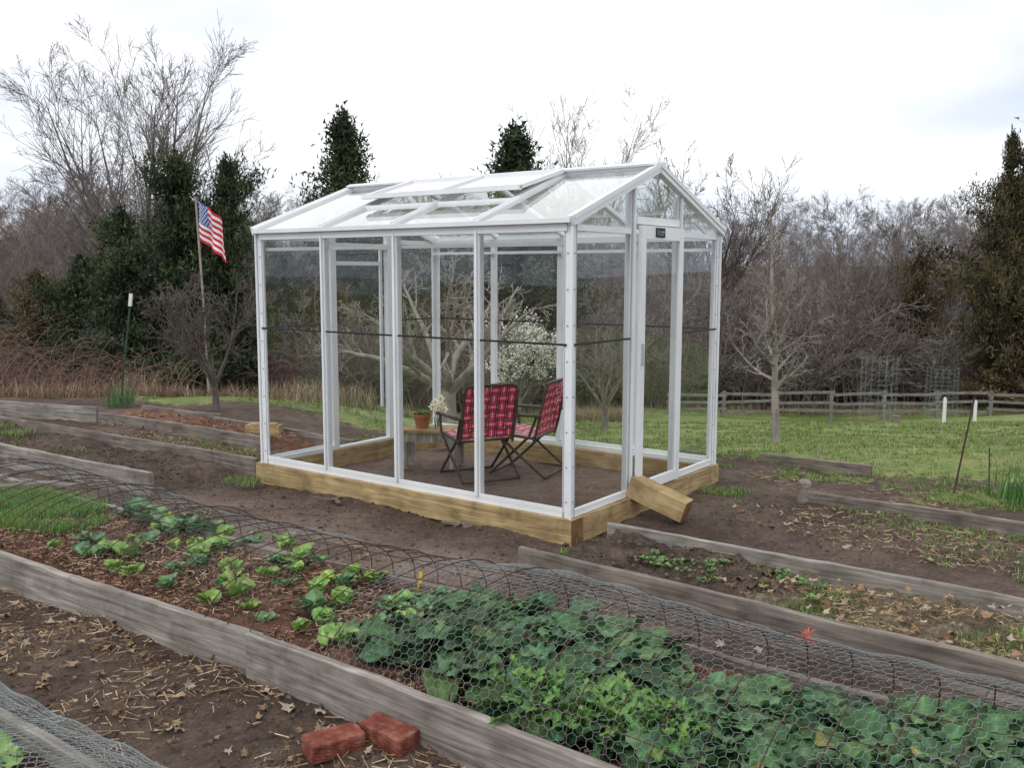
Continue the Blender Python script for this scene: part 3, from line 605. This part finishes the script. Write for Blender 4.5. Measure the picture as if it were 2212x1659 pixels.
Pf=dict(step=(.25,.12,.1,.08,.06),nc=(30,8,4,0,0),start=(.22,.15,.15,.1,.1),wob=(.035,.08,.12,.15,.15),up=(.01,.07,.05,.04,.02),ang=(60,42,40,40,40),ratio=(.36,.42,.45,.5,.5),sh=(.72,.4,.4,.4,.4),rmin=.0045,rr=.55,taper=.85)
S=[];grow(R(35),S,np.zeros(3),D0+np.array([-.03,0,0]),3.35,.06,0,Pf)
obj('young_bare_tree',treemesh('young',S,m_barkp,.02),(3.72,13.1,float(T(3.72,13.1))-.05))
Pv=dict(step=(.25,.16,.12,.1,.08),nc=(0,10,6,3,0),start=(.2,.2,.15,.1,.1),wob=(.03,.08,.12,.16,.15),up=(0,.02,.05,.05,.02),ang=(30,42,45,42,40),ratio=(.5,.45,.45,.5,.5),sh=(.5,.45,.4,.4,.4),rmin=.0055,rr=.55,taper=.8)
S=vase(5,3.0,.75,.14,7,1.15,dict(Pv,up=(0,.0,.05,.05,.02)),rs=.7);obj('fruit_tree',treemesh('fruit',S,m_barkp,.02),(-.97,14.,float(T(-.97,14))-.05))
S=vase(6,1.65,.35,.045,6,.5,dict(Pv,rmin=.0035,nc=(0,12,8,4,0)));obj('fruit_tree',treemesh('fruit2',S,m_barkd,.02),(-3.6,11.36,-.02))
S=vase(8,2.5,.6,.07,6,.6,dict(Pv,rmin=.005));obj('fruit_tree',treemesh('fruit3',S,m_bark,.02),(1.9,19,float(T(1.9,19))-.05))
S=vase(9,2.5,.75,.06,7,.6,dict(Pv,rmin=.005));bt_=empty('blossoming_tree',(.15,20.,float(T(0,20))-.05));obj('branches',treemesh('blosb',S,m_bark,.02),parent=bt_)
tips=np.array([s[1] for s in S if s[2]<.014 and s[1][2]>.75]);rb=R(4);N=5000;P_=tips[rb.randint(0,len(tips),N)]+rb.normal(0,.04,(N,3))
Vt=np.array([[-.5,-.3,0],[.5,-.35,.1],[.45,.4,0],[-.4,.45,.12]])*.038;M=rz(rb.rand(N)*6.3)@rx(rb.rand(N)*3)@ry(rb.rand(N)*3);V,F=inst(Vt,np.array([[0,1,2,3]]),M,P_)
obj('blossom',mesh('blosf',V,F,m_blos,np.repeat(np.array([[.88,.88,.78]])*(.8+.2*rb.rand(N,1)),4,0)),parent=bt_)
def cedar(name,seed,Ht,Rd,col,tip,nb=230,per=50,leaf=.16,low=.05,pw=.75,lump=.45):
    rng=R(seed);b=Buf();V,F=tubesVF([(0,0,0)],[(0,0,Ht*.95)],[Ht*.02],[.02],8);b.add(V,F,(.08,.055,.04));S=[];PP=[];CC=[]
    lobes=[(rng.rand()*2*pi,rng.rand(),.5+rng.rand()) for _ in range(14)]
    for i in range(nb):
        h=low+(1-low)*rng.rand()**1.1;a=rng.rand()*2*pi;rad=Rd*(1-h)**pw*min(1,(h-low+.12)/.25+.35)
        lf=1-lump+lump*1.6*max([math.exp(-((math.cos(a-la)-1)**2)*3-((h-lh)/.12)**2)*w for la,lh,w in lobes])
        rad=max(rad*lf*(.6+.7*rng.rand()),.12*Rd*(1.05-h));p0=np.array([0,0,h*Ht*.97]);dr=np.array([math.cos(a),math.sin(a),.35+.9*h]);dr[2]*=.75;tipp=p0+dr*rad
        S.append((p0,tipp,.02*Ht/8,.006))
        n=int(per*(.4+rad/Rd));t=rng.rand(n)**.6;q=p0+(tipp-p0)*t[:,None];sp=.045*Rd*(.4+t)[:,None];q=q+rng.normal(0,1,(n,3))*sp*np.array([1,1,.9])
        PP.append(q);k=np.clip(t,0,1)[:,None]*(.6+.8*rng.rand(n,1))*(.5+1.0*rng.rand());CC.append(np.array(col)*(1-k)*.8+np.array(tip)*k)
    for i in range(40):
        t=rng.rand();PP.append(np.array([[0,0,Ht*(.9+.1*t)]])+rng.normal(0,.02*Rd,(8,3))*np.array([1+3*(1-t),1+3*(1-t),3]));CC.append(np.tile(np.array(col)*1.2,(8,1)))
    PP=np.concatenate(PP);CC=np.clip(np.concatenate(CC),.004,1);N=len(PP)
    V,F=tubesVF([s[0] for s in S],[s[1] for s in S],[s[2] for s in S],[s[3] for s in S],3);b.add(V,F,(.07,.05,.04))
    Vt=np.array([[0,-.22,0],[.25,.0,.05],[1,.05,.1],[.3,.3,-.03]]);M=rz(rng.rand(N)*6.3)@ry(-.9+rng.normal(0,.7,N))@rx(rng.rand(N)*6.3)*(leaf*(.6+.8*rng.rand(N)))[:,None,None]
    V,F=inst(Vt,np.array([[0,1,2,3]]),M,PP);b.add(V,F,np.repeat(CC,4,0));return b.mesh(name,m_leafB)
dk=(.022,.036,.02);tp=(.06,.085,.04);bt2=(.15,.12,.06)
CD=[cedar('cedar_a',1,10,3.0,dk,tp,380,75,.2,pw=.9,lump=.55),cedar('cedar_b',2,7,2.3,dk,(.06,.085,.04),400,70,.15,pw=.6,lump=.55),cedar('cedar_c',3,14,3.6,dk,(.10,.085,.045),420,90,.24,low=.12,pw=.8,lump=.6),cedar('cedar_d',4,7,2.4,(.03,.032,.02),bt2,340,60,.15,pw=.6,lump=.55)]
def putc(k,x,y,s=1,w=1,name='cedar_tree',a=0): obj(name,CD[k],(x,y,float(T(x,y))-.2),(0,0,a),(s*w,s*w,s))
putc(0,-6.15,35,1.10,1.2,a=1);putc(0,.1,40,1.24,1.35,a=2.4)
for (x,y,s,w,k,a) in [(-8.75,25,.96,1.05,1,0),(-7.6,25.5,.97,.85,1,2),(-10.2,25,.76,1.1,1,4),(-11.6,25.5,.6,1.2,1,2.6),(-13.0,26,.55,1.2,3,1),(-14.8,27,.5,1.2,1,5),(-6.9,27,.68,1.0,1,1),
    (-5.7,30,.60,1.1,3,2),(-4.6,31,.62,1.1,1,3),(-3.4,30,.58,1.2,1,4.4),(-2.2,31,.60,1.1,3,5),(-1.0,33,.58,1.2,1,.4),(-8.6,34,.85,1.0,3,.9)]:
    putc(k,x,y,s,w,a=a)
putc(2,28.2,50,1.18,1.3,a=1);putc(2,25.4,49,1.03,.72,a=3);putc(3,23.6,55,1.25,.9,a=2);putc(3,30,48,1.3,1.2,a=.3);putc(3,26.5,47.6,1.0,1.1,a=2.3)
putc(1,18.5,52,.5,1.2,a=.3)
def bush(seed,Ht,n,rmin,mat):
    rng=R(seed);S=[];P=dict(step=(.5,.35,.3,.2),nc=(7,5,3,0),start=(.25,.15,.1,.1),wob=(.08,.12,.14,.2),up=(.0,.02,.02,.0),ang=(38,40,42,45),ratio=(.5,.5,.5,.5),sh=(.45,.4,.4,.4),rmin=rmin,rr=.6,taper=.8)
    for i in range(n):
        a=rng.rand()*6.3;s=.5*rng.rand();dd=np.array([math.cos(a)*s,math.sin(a)*s,1]);grow(rng,S,np.array([rng.normal()*Ht*.15,rng.normal()*Ht*.15,0]),dd/np.linalg.norm(dd),Ht*(.6+.5*rng.rand()),.03,0,P)
    return treemesh('thicket_%d'%seed,S,mat,.03)
BU=[bush(60,3.2,14,.008,m_barkr_haze),bush(61,3.2,14,.008,m_barkw_haze),bush(62,3.2,14,.008,m_bark),bush(63,3.2,12,.008,m_barkr_haze)]
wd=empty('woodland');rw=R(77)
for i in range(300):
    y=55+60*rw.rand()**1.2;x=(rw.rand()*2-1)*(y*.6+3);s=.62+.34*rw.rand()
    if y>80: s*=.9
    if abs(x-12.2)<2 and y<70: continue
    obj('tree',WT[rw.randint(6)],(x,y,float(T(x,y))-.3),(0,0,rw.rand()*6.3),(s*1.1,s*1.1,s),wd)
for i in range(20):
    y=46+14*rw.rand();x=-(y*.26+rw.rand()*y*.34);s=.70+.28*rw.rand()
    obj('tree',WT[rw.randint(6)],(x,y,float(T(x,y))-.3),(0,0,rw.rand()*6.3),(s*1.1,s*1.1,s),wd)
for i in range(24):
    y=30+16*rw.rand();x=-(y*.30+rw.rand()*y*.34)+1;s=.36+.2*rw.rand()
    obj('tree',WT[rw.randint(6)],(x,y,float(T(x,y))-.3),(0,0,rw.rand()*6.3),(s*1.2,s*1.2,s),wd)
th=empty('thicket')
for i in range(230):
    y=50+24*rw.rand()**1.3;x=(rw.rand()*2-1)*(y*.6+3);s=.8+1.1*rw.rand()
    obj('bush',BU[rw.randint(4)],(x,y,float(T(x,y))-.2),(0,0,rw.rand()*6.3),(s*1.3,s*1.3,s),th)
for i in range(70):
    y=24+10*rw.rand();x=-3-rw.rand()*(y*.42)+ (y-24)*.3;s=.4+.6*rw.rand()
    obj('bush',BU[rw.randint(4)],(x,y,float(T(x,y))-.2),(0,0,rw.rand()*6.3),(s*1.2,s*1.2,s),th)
# ---------------------------------------------------------------- brambles & dead grass (left)
rg_=R(12);P0=[];P1=[];R0_=[]
for i in range(560):
    x=-4.7-rg_.rand()**.8*5.5;y=12.6+rg_.rand()*3.2+max(0,-x-6)*.2;z=float(T(x,y));a=rg_.rand()*6.3;Lc=.5+.95*rg_.rand()*(1+max(0,-x-6)*.3);el=1.05+.5*rg_.rand();p=np.array([x,y,z]);n=8
    for k in range(n):
        d=np.array([math.cos(a)*math.cos(el),math.sin(a)*math.cos(el),math.sin(el)]);q=p+d*Lc/n;P0.append(p);P1.append(q);R0_.append(.0045*(1-k/n*.6));p=q;el-=.14+.13*rg_.rand();a+=rg_.normal()*.12
V,F=tubesVF(P0,P1,R0_,R0_,3);obj('bramble_thicket',mesh('bram',V,F,m_cane,None,True))
def blades(name,P,h,w,cols,seed,nb=5,lean=.5,mat=None):
    rng=R(seed);b=Buf();N=len(P);
    PP=np.repeat(P,nb,0)+np.concatenate([rng.normal(0,.025,(N*nb,2)),np.zeros((N*nb,1))],1);M_=N*nb
    Vt=np.array([[-.5,0,0],[.5,0,0],[.35,.0,.55],[-.35,.0,.55],[0,.0,1.]]);hh=(np.repeat(h,nb) if np.ndim(h) else np.full(M_,h))*(.5+.9*rng.rand(M_))
    a=rng.rand(M_)*6.3;ln=rng.rand(M_)*lean
    V=np.zeros((M_,5,3));w_=w if np.ndim(w)==0 else np.repeat(w,nb)[:,None]
    sx=Vt[None,:,0]*w_;zz=Vt[None,:,2]*hh[:,None];off=(Vt[None,:,2]**2)*(ln*hh)[:,None]
    V[:,:,0]=PP[:,0:1]+sx*np.cos(a)[:,None]-off*np.sin(a)[:,None];V[:,:,1]=PP[:,1:2]+sx*np.sin(a)[:,None]+off*np.cos(a)[:,None];V[:,:,2]=PP[:,2:3]+zz*(1-.3*ln[:,None])
    base=(np.arange(M_)*5)[:,None];F4=base+np.array([[0,1,2,3]]);F3=base+np.array([[3,2,4]])
    ci=rng.randint(0,len(cols),M_);c=np.array(cols)[ci]*(.7+.6*rng.rand(M_,1))
    return obj(name,mesh(name,V.reshape(-1,3),[F4,F3],mat or m_grassb,np.repeat(c,5,0)))
rg_=R(13);n=2600;x=-4.2-rg_.rand(n)*6;y=12.4+rg_.rand(n)*3.6;P=np.stack([x,y,T(x,y)],1);P=P[vn(x,y,1.2,5)>.42]
blades('dead_grass',P,.26*(.3+vn(P[:,0],P[:,1],.8,3)),.010,[(.26,.18,.12),(.22,.14,.10),(.20,.12,.09),(.36,.28,.19)],2,5,1.1)
n=1100;x=-2-rg_.rand(n)*5;y=15+rg_.rand(n)*6;P=np.stack([x,y,T(x,y)],1);P=P[vn(x,y,.9,7)>.6]
n2=1100;y2_=44+rg_.rand(n2)*5;x2=(rg_.rand(n2))*34-2;P2=np.stack([x2,y2_+1.5,T(x2,y2_+1.5)],1)
P3=np.stack([1.2+rg_.rand(500)*2.5,26+rg_.rand(500)*3,np.zeros(500)],1);P3[:,2]=T(P3[:,0],P3[:,1])
blades('tall_dead_grass',np.concatenate([P,P2,P3]),.45,.018,[(.36,.29,.19),(.28,.21,.14),(.2,.15,.11)],3,5,.8)
# lawn
rg_=R(14);n=32000;y=7.2+24*rg_.rand(n)**1.5;x=-7+rg_.rand(n)*(7+y*.62+1);k=grassfac(x,y)>rg_.rand(n)*.8+.2;ig=ghl(x,y);k&=~((ig[0]>-L-.1)&(ig[0]<.1)&(ig[1]>-.1)&(ig[1]<W+.1));k&=vn(x,y,.8,31)>.3;k&=vn(x,y,3.1,33)>.28
x,y=x[k],y[k];P=np.stack([x,y,H(x,y)-.01],1)
blades('lawn_grass',P,.025+.04*vn(x,y,.7,2)+.001*y,.005+.0007*y,[(.15,.25,.06),(.19,.29,.085),(.12,.2,.05),(.30,.30,.15),(.28,.25,.14)],4,5,.9)
def ell(cx,cy,rx_,ry_,n,rng,ang=-.635):
    a=rng.rand(n)*6.3;r=np.sqrt(rng.rand(n));u=r*np.cos(a)*rx_;v=r*np.sin(a)*ry_;c,s=math.cos(ang),math.sin(ang);return np.stack([cx+u*c-v*s,cy+u*s+v*c],1)
rg_=R(15);L_=[]
for (cx,cy,a,b2,n,zo) in [(.45,5.45,.35,.10,350,.0),(1.9,4.1,.9,.25,420,.06),(2.6,3.4,.9,.3,420,.06),(1.3,4.75,.5,.15,260,.06),(3.6,6.9,.8,.35,700,0),(2.2,7.75,.7,.15,320,0),(-4.6,7.6,1.,.2,500,0),(-3.0,9.0,.9,.3,300,0),(-1.7,8.1,.5,.3,260,0),(1.62,7.05,.22,.14,160,0),(4.3,6.2,.8,.5,500,0),(2.9,5.7,.8,.35,260,0),(3.1,4.9,.9,.2,220,0),(-4.6,8.6,1.2,.4,120,.06),(-2.1,7.25,.2,.12,70,.03),(3.0,6.1,.9,.25,260,0),(-5.5,9.7,.9,.3,600,.08),(-3.4,6.9,.7,.15,300,0)]:
    p=ell(cx,cy,a,b2,n,rg_);p=p[vn(p[:,0],p[:,1],4,5)>.36]
    ig=ghl(p[:,0],p[:,1]);p=p[~((ig[0]>-L-.08)&(ig[0]<.06)&(ig[1]>-.06)&(ig[1]<W+.06))];L_.append(np.stack([p[:,0],p[:,1],H(p[:,0],p[:,1])*(1 if zo==0 else 0)+zo-.01],1))
blades('garden_weeds',np.concatenate(L_),.045,.007,[(.16,.26,.07),(.20,.31,.10),(.12,.2,.055),(.25,.28,.13)],6,5,1.1)
p=ell(-3.22,6.05,.85,.36,5200,rg_);p=p[vn(p[:,0],p[:,1],5,5)>.25];P=np.stack([p[:,0],p[:,1],np.full(len(p),.1)],1)
blades('grass_patch',P,.065,.006,[(.13,.26,.05),(.18,.33,.07),(.10,.2,.04),(.24,.32,.10)],16,5,1.0)
P=np.stack([4.3+rg_.normal(0,.35,260),6.6+rg_.normal(0,.25,260),np.zeros(260)],1);blades('daylily_clump',P,.22,.012,[(.09,.21,.06),(.12,.25,.08)],8,4,.8)
P=np.stack([-4.9+rg_.normal(0,.10,30),11.7+rg_.normal(0,.08,30),np.zeros(30)],1);blades('daylily_clump',P,.25,.012,[(.09,.2,.08),(.11,.23,.09)],9,3,.6)
# ---------------------------------------------------------------- straw, leaves, clods
rg_=R(16)
def an(n,a0,a1,n0,n1,z): 
    a=a0+(a1-a0)*rg_.rand(n);m=n0+(n1-n0)*rg_.rand(n);p=O+a[:,None]*E+m[:,None]*Nn;return np.stack([p[:,0],p[:,1],np.full(n,z)],1)
strawP=[an(4200,-2.8,1.3,.04,.92,.125),an(4800,-2.5,1.6,-.93,-.05,0),an(900,-3.5,3,1.0,1.6,0),an(900,-5,-2.3,.98,1.5,0)]
for (cx,cy,a,b2,n,z) in [(2.3,3.8,1.6,.35,4200,.08),(3.0,5.6,1.4,.7,2200,0),(-4.4,7.5,1.3,.3,700,0),(-3.2,9.2,1.2,.4,500,0.02),(2.6,7.2,.9,.4,500,0)]:
    p=ell(cx,cy,a,b2,n,rg_);strawP.append(np.stack([p[:,0],p[:,1],np.full(n,z)],1))
p=rg_.rand(420,2);gw=[G2W(-L*.95*a,W*.9*b+.1) for a,b in p];strawP.append(np.array([(q[0],q[1],0.) for q in gw]))
SP=np.concatenate(strawP);z0=SP[:,2]==0;SP[z0,2]=H(SP[z0,0],SP[z0,1])+.006;SP=SP[(vn(SP[:,0],SP[:,1],2.5,9)+.25*rg_.rand(len(SP)))>.47];N=len(SP)
Vt=np.array([[-.5,-.5,0],[.5,-.5,0],[.5,.5,0],[-.5,.5,0]]);S_=np.zeros((N,3,3));S_[:,0,0]=.015+.08*rg_.rand(N)**2;S_[:,1,1]=.0025+.002*rg_.rand(N);S_[:,2,2]=1
M=rz(rg_.rand(N)*6.3)@ry(rg_.normal(0,.15,N))@rx(rg_.rand(N)*3)@S_;V,F=inst(Vt,np.array([[0,1,2,3]]),M,SP+np.array([0,0,.006]))
cs=np.array([(.42,.31,.18),(.30,.21,.13),(.52,.42,.28),(.2,.12,.08)])[rg_.randint(0,4,N)];obj('straw',mesh('straw',V,F,m_litter,np.repeat(cs,4,0)))
MP=np.concatenate([an(7500,-2.9,3.2,.02,.94,.115),an(900,-1.,1.2,-1.7,-1.,.1),np.concatenate([ell(-3.1,9.6,1.3,.25,900,rg_),np.full((900,1),.1)],1)]);N=len(MP)
S_=np.zeros((N,3,3));S_[:,0,0]=.012+.035*rg_.rand(N)**2;S_[:,1,1]=.005+.008*rg_.rand(N);S_[:,2,2]=1
M=rz(rg_.rand(N)*6.3)@ry(rg_.normal(0,.3,N))@rx(rg_.normal(0,.5,N))@S_;V,F=inst(Vt,np.array([[0,1,2,3]]),M,MP+np.array([0,0,.006]))
cs=np.array([(.17,.08,.055),(.26,.14,.10),(.09,.045,.033),(.33,.20,.14)])[rg_.randint(0,4,N)];obj('mulch_chips',mesh('mulchc',V,F,m_litter,np.repeat(cs,4,0)))
LP=np.concatenate([an(230,-2.5,1.5,-.95,-.03,0),an(90,-3,2.5,1.0,1.5,0),np.concatenate([ell(2.3,3.8,1.5,.4,300,rg_),np.full((300,1),.1)],1),np.concatenate([ell(2.6,6,1.2,.7,140,rg_),np.zeros((140,1))],1),np.concatenate([ell(-3.6,9.2,1.5,.8,220,rg_),np.zeros((220,1))],1)])
z0=LP[:,2]==0;LP[z0,2]=H(LP[z0,0],LP[z0,1]);N=len(LP)
b=Buf();k2=16;th_=np.linspace(0,2*pi,k2,endpoint=False)
for v_ in range(4):
    rr_=np.array([1,.5,.8,.45,.75,.4,.6,.35,.5,.35,.6,.4,.75,.45,.8,.5])*(.8+.4*rg_.rand(k2));ol=np.stack([np.cos(th_)*rr_,np.sin(th_)*rr_*.75,.22*np.cos(th_*2+v_)*rr_+.2*np.sin(th_*3+v_)*rr_],1)
    Vt_=np.concatenate([[[0,0,-.05]],ol]);Ft=np.array([[0,i+1,(i+1)%k2+1] for i in range(k2)]);sel=np.arange(v_,N,4)
    M=rz(rg_.rand(len(sel))*6.3)@rx(rg_.normal(0,.4,len(sel)))*(.016+.028*rg_.rand(len(sel)))[:,None,None];V,F=inst(Vt_,Ft,M,LP[sel]+np.array([0,0,.014]))
    b.add(V,F,np.repeat(np.array([(.22,.14,.08),(.30,.21,.13),(.14,.085,.05),(.38,.31,.24)])[rg_.randint(0,4,len(sel))],k2+1,0))
obj('fallen_leaves',b.mesh('leaves',m_litter))
CP=np.concatenate([an(4200,-3.5,2,-.95,-.04,0),an(3200,-3.5,3,1.0,1.9,0),np.concatenate([ell(-4,8.3,1.8,.4,2000,rg_),np.full((2000,1),.06)],1),np.concatenate([ell(.9,5.0,.7,.3,900,rg_),np.full((900,1),.09)],1),np.concatenate([ell(2.4,6,1.2,.8,1800,rg_),np.zeros((1800,1))],1),np.concatenate([ell(-1.2,6.6,1.8,.4,1600,rg_),np.zeros((1600,1))],1)])
z0=CP[:,2]==0;CP[z0,2]=H(CP[z0,0],CP[z0,1]);N=len(CP)
oc=np.array([[1,0,0],[0,1,0],[-1,0,0],[0,-1,0],[0,0,.7],[0,0,-.7]]);of=np.array([[0,1,4],[1,2,4],[2,3,4],[3,0,4],[1,0,5],[2,1,5],[3,2,5],[0,3,5]])
M=rz(rg_.rand(N)*6.3)@rx(rg_.rand(N)*3)*(.003+.015*rg_.rand(N)**4)[:,None,None];M=M*(.7+.6*rg_.rand(N,1,3));V,F=inst(oc,of,M,CP)
cs=np.array([(.09,.065,.052),(.15,.11,.09),(.065,.045,.037)])[rg_.randint(0,3,N)];obj('soil_clods',mesh('clods',V,F,m_litter,np.repeat(cs,6,0),True))
b=Buf()
for (u,v) in [(-.75,-.12),(-.82,-.17),(-.68,-.16),(-1.95,-.14),(-2.02,-.2),(-1.88,-.19)]:
    x,y=G2W(u,v);a=rg_.rand()*3;l=.03+.05*rg_.rand();beam(b,(x-l*math.cos(a),y-l*math.sin(a),.008),(x+l*math.cos(a),y+l*math.sin(a),.018),.02+.03*rg_.rand(),.006,(.15,.12,.10))
obj('bark_pieces',b.mesh('barkp',m_litter))
# ---------------------------------------------------------------- vegetables
rg_=R(17);pos=[]
def anp(a,n,z,s): q=AN(a,n);return (q[0],q[1],z,s)
for row,nn in enumerate((.2,.38,.56,.74,.88)):
    for a in np.arange(-2.0,.35,.20):
        if rg_.rand()<.15: continue
        pos.append(anp(a+rg_.normal()*.04+row*.05,nn+rg_.normal()*.03,.115,.6+.55*rg_.rand()))
pl=[p for i,p in enumerate(pos) if i%3!=1];pd=[p for i,p in enumerate(pos) if i%3==1]
plants('lettuce_plants',pl,12,.09,.036,(.24,.41,.10),20,ruf=.006,th=(84,45),dth=-35,pet=.08)
plants('young_cabbage_plants',pd+[anp(-2.35+.15*i,.85+.03*(i%2),.115,1.4) for i in range(6)],10,.10,.036,(.15,.28,.13),21,ruf=.006,th=(82,40),dth=-30,pet=.25)
kp=[]
for i in range(32): kp.append(anp(.55+.85*rg_.rand(),.2+.55*rg_.rand(),.12,1.2+.3*rg_.rand()))
for i in range(120):
    a=1.25+2.4*rg_.rand();n=.14+rg_.rand()*(.38+.42*float(ss(1.6,2.4,a)));kp.append(anp(a,n,.11,.85+.35*rg_.rand()))
plants('kale_patch',kp,14,.23,.050,(.078,.165,.068),22,ruf=.014,th=(88,38),dth=-75,pet=.3,colvar=.45,fr_=34,spread=.03,nu=13,nv=7,yel=.012,ww=.09)
plants('kale_seedlings',[anp(.15+.3*rg_.rand(),.2+.65*rg_.rand(),.115,.75) for i in range(8)]+[anp(1.5+.8*rg_.rand(),.68+.2*rg_.rand(),.11,.5) for i in range(8)],12,.13,.04,(.14,.28,.12),23,ruf=.01,th=(78,30),dth=-50)
plants('mustard_greens',[anp(1.25+.5*rg_.rand(),.13+.12*rg_.rand(),.17,1.) for i in range(12)],36,.16,.022,(.14,.29,.07),24,ruf=.014,th=(88,30),dth=-45,fr_=40,spread=.05,nu=12,nv=7,ww=.5)
plants('salad_greens',[anp(-.1+.55*rg_.rand(),-1.12-.3*rg_.rand(),.1,1.) for i in range(16)],14,.12,.04,(.22,.40,.09),25,ruf=.01,th=(80,25),dth=-40)
plants('spinach_seedlings',[(p[0],p[1],.08,.5) for p in ell(1.2,4.8,.6,.2,30,rg_)],8,.07,.025,(.14,.26,.08),26,ruf=.003,th=(60,15),dth=-20)
for i,(a,n,h) in enumerate([(1.42,.85,.13),(.05,.93,.07),(-2.0,.9,.06)]):
    q=AN(a,n);t=Buf();beam(t,(q[0],q[1],.1),(q[0]+.01,q[1],.13+h),.018,.002,up=(0,1,0));obj('plant_tag',t.mesh('tag',m_yel))
t=Buf();rt=R(9);q=np.array(AN(2.0,.86,.36))
for i in range(16):
    dd=rt.normal(0,.016,3);e=q+dd+rt.normal(0,.008,3);beam(t,q+dd*.4,e,.005,.002)
obj('flagging_ribbon',t.mesh('ribbon',m_orange))
# ---------------------------------------------------------------- wire tunnels
def arch(a,s,h,n0,n1):
    w=(n1-n0);return np.array(AN(a,n0+w*(.5-.5*math.cos(pi*s)),0))+np.array([0,0,.10+h*math.sin(pi*s)**.8-.0])
wt=empty('wire_mesh_tunnel');t=Buf();rt=R(19)
def hgt(a): return .29+.02*math.sin(a*1.7)+.04*float(ss(.2,1.,a))
for a in np.arange(-3.6,3.3,.155):
    j=rt.normal()*.012;hh=hgt(a)+.015*rt.normal()
    poly(t,[arch(a+j+.03*math.sin(4*s),s,hh,-.035,1.02) for s in np.linspace(0,1,15)],.0028,4)
for s in (.12,.3,.42,.55,.68,.8,.9):
    poly(t,[arch(a,s+.01*math.sin(a*5),hgt(a),-.035,1.02) for a in np.arange(-3.6,3.3,.2)],.0021,4)
obj('welded_wire_hoops',t.mesh('hoops',m_rust,True),parent=wt)
def hexnet(par,name,a0,a1,n0,n1,hf,cell,rad,mat,s0=0,s1=1):
    wid=(n1-n0)*1.25;hw=cell*math.sqrt(3)/2;E0=[];E1=[];na=int((a1-a0)/hw);ns=int(wid/(cell*.75))
    def P(u,v):
        a=a0+u;s=min(max(s0+(s1-s0)*v/wid,0),1);hh=hf(a)+.015*math.sin(a*4.1+s*5);return arch(a,s,hh,n0,n1)+np.array([0,0,.006*math.sin(a*23+v*17)])
    for j in range(ns):
        for i in range(na):
            cx=(i+.5*(j%2))*hw;cy=j*cell*.75
            p=[P(cx,cy-cell/2),P(cx+hw/2,cy-cell/4),P(cx+hw/2,cy+cell/4),P(cx,cy+cell/2)]
            E0+=[p[0],p[1],p[2]];E1+=[p[1],p[2],p[3]]
    n=len(E0);V,F=tubesVF(E0,E1,np.full(n,rad),np.full(n,rad),3);obj(name,mesh(name,V,F,mat,None,True),parent=par)
hexnet(wt,'chicken_wire',.35,3.4,-.05,1.03,lambda a:hgt(a)+.01,.042,.0007,m_galv)
hexnet(wt,'chicken_wire_left',-3.4,-.2,.3,1.04,lambda a:hgt(a)-.04,.042,.0005,m_galv)
wt2=empty('wire_mesh_tunnel');hexnet(wt2,'chicken_wire',-.9,1.3,-1.9,-.93,lambda a:.34,.04,.0008,m_galv);hexnet(wt2,'chicken_wire_inner',-.87,1.3,-1.87,-.95,lambda a:.31,.04,.0006,m_galv)
# ---------------------------------------------------------------- world, light, camera
w=bpy.data.worlds.new('World');scene.world=w;w.use_nodes=True;nt=w.node_tree
for n in list(nt.nodes): nt.nodes.remove(n)
out=nt.nodes.new('ShaderNodeOutputWorld');tc=nt.nodes.new('ShaderNodeTexCoord');mp=nt.nodes.new('ShaderNodeMapping');mp.inputs['Scale'].default_value=(1,1,2.8);mp.inputs['Location'].default_value=(1.3,.4,.2)
nz=nt.nodes.new('ShaderNodeTexNoise');nz.inputs['Scale'].default_value=2.8;nz.inputs['Detail'].default_value=6;nz.inputs['Roughness'].default_value=.45
nt.links.new(tc.outputs['Generated'],mp.inputs[0]);nt.links.new(mp.outputs[0],nz.inputs['Vector'])
sx=nt.nodes.new('ShaderNodeSeparateXYZ');nt.links.new(tc.outputs['Generated'],sx.inputs[0])
v=math_(nt,'ADD',math_(nt,'MULTIPLY',nz.outputs['Fac'],1.2),math_(nt,'MULTIPLY',math_(nt,'SUBTRACT',sx.outputs[2],.165),1.9))
c=ramp(nt,v,[(.28,(.50,.56,.68)),(.44,(.64,.69,.79)),(.58,(.80,.83,.89)),(.72,(1,1,1))])
bg=nt.nodes.new('ShaderNodeBackground');nt.links.new(c,bg.inputs[0]);bg.inputs[1].default_value=1.2
sky=nt.nodes.new('ShaderNodeTexSky');sky.sky_type='NISHITA';sky.sun_disc=False;sky.sun_elevation=math.radians(48);sky.sun_rotation=math.radians(215)
b2=nt.nodes.new('ShaderNodeBackground');nt.links.new(sky.outputs[0],b2.inputs[0]);b2.inputs[1].default_value=.012
ad=nt.nodes.new('ShaderNodeAddShader');nt.links.new(bg.outputs[0],ad.inputs[0]);nt.links.new(b2.outputs[0],ad.inputs[1]);nt.links.new(ad.outputs[0],out.inputs[0])
sl=bpy.data.lights.new('sun','SUN');sl.energy=1.0;sl.angle=math.radians(30);sl.color=(1,.98,.95);so=bpy.data.objects.new('sun',sl);link(so)
el,az=math.radians(48),math.radians(215);dirv=Vector((math.sin(az)*math.cos(el),math.cos(az)*math.cos(el),math.sin(el)));so.rotation_euler=dirv.to_track_quat('Z','Y').to_euler()
cam=bpy.data.cameras.new('camera');cam.sensor_width=36;cam.lens=2036.7/2212*36;cam.clip_end=1500;cam.clip_start=.05
co=bpy.data.objects.new('camera',cam);link(co);co.location=(0,0,1.663)
co.rotation_euler=(Matrix.Rotation(math.radians(90)-.11816,3,'X')@Matrix.Rotation(.00153,3,'Z')).to_euler()
scene.camera=co
scene.view_settings.view_transform='Standard';scene.view_settings.look='None';scene.view_settings.exposure=0
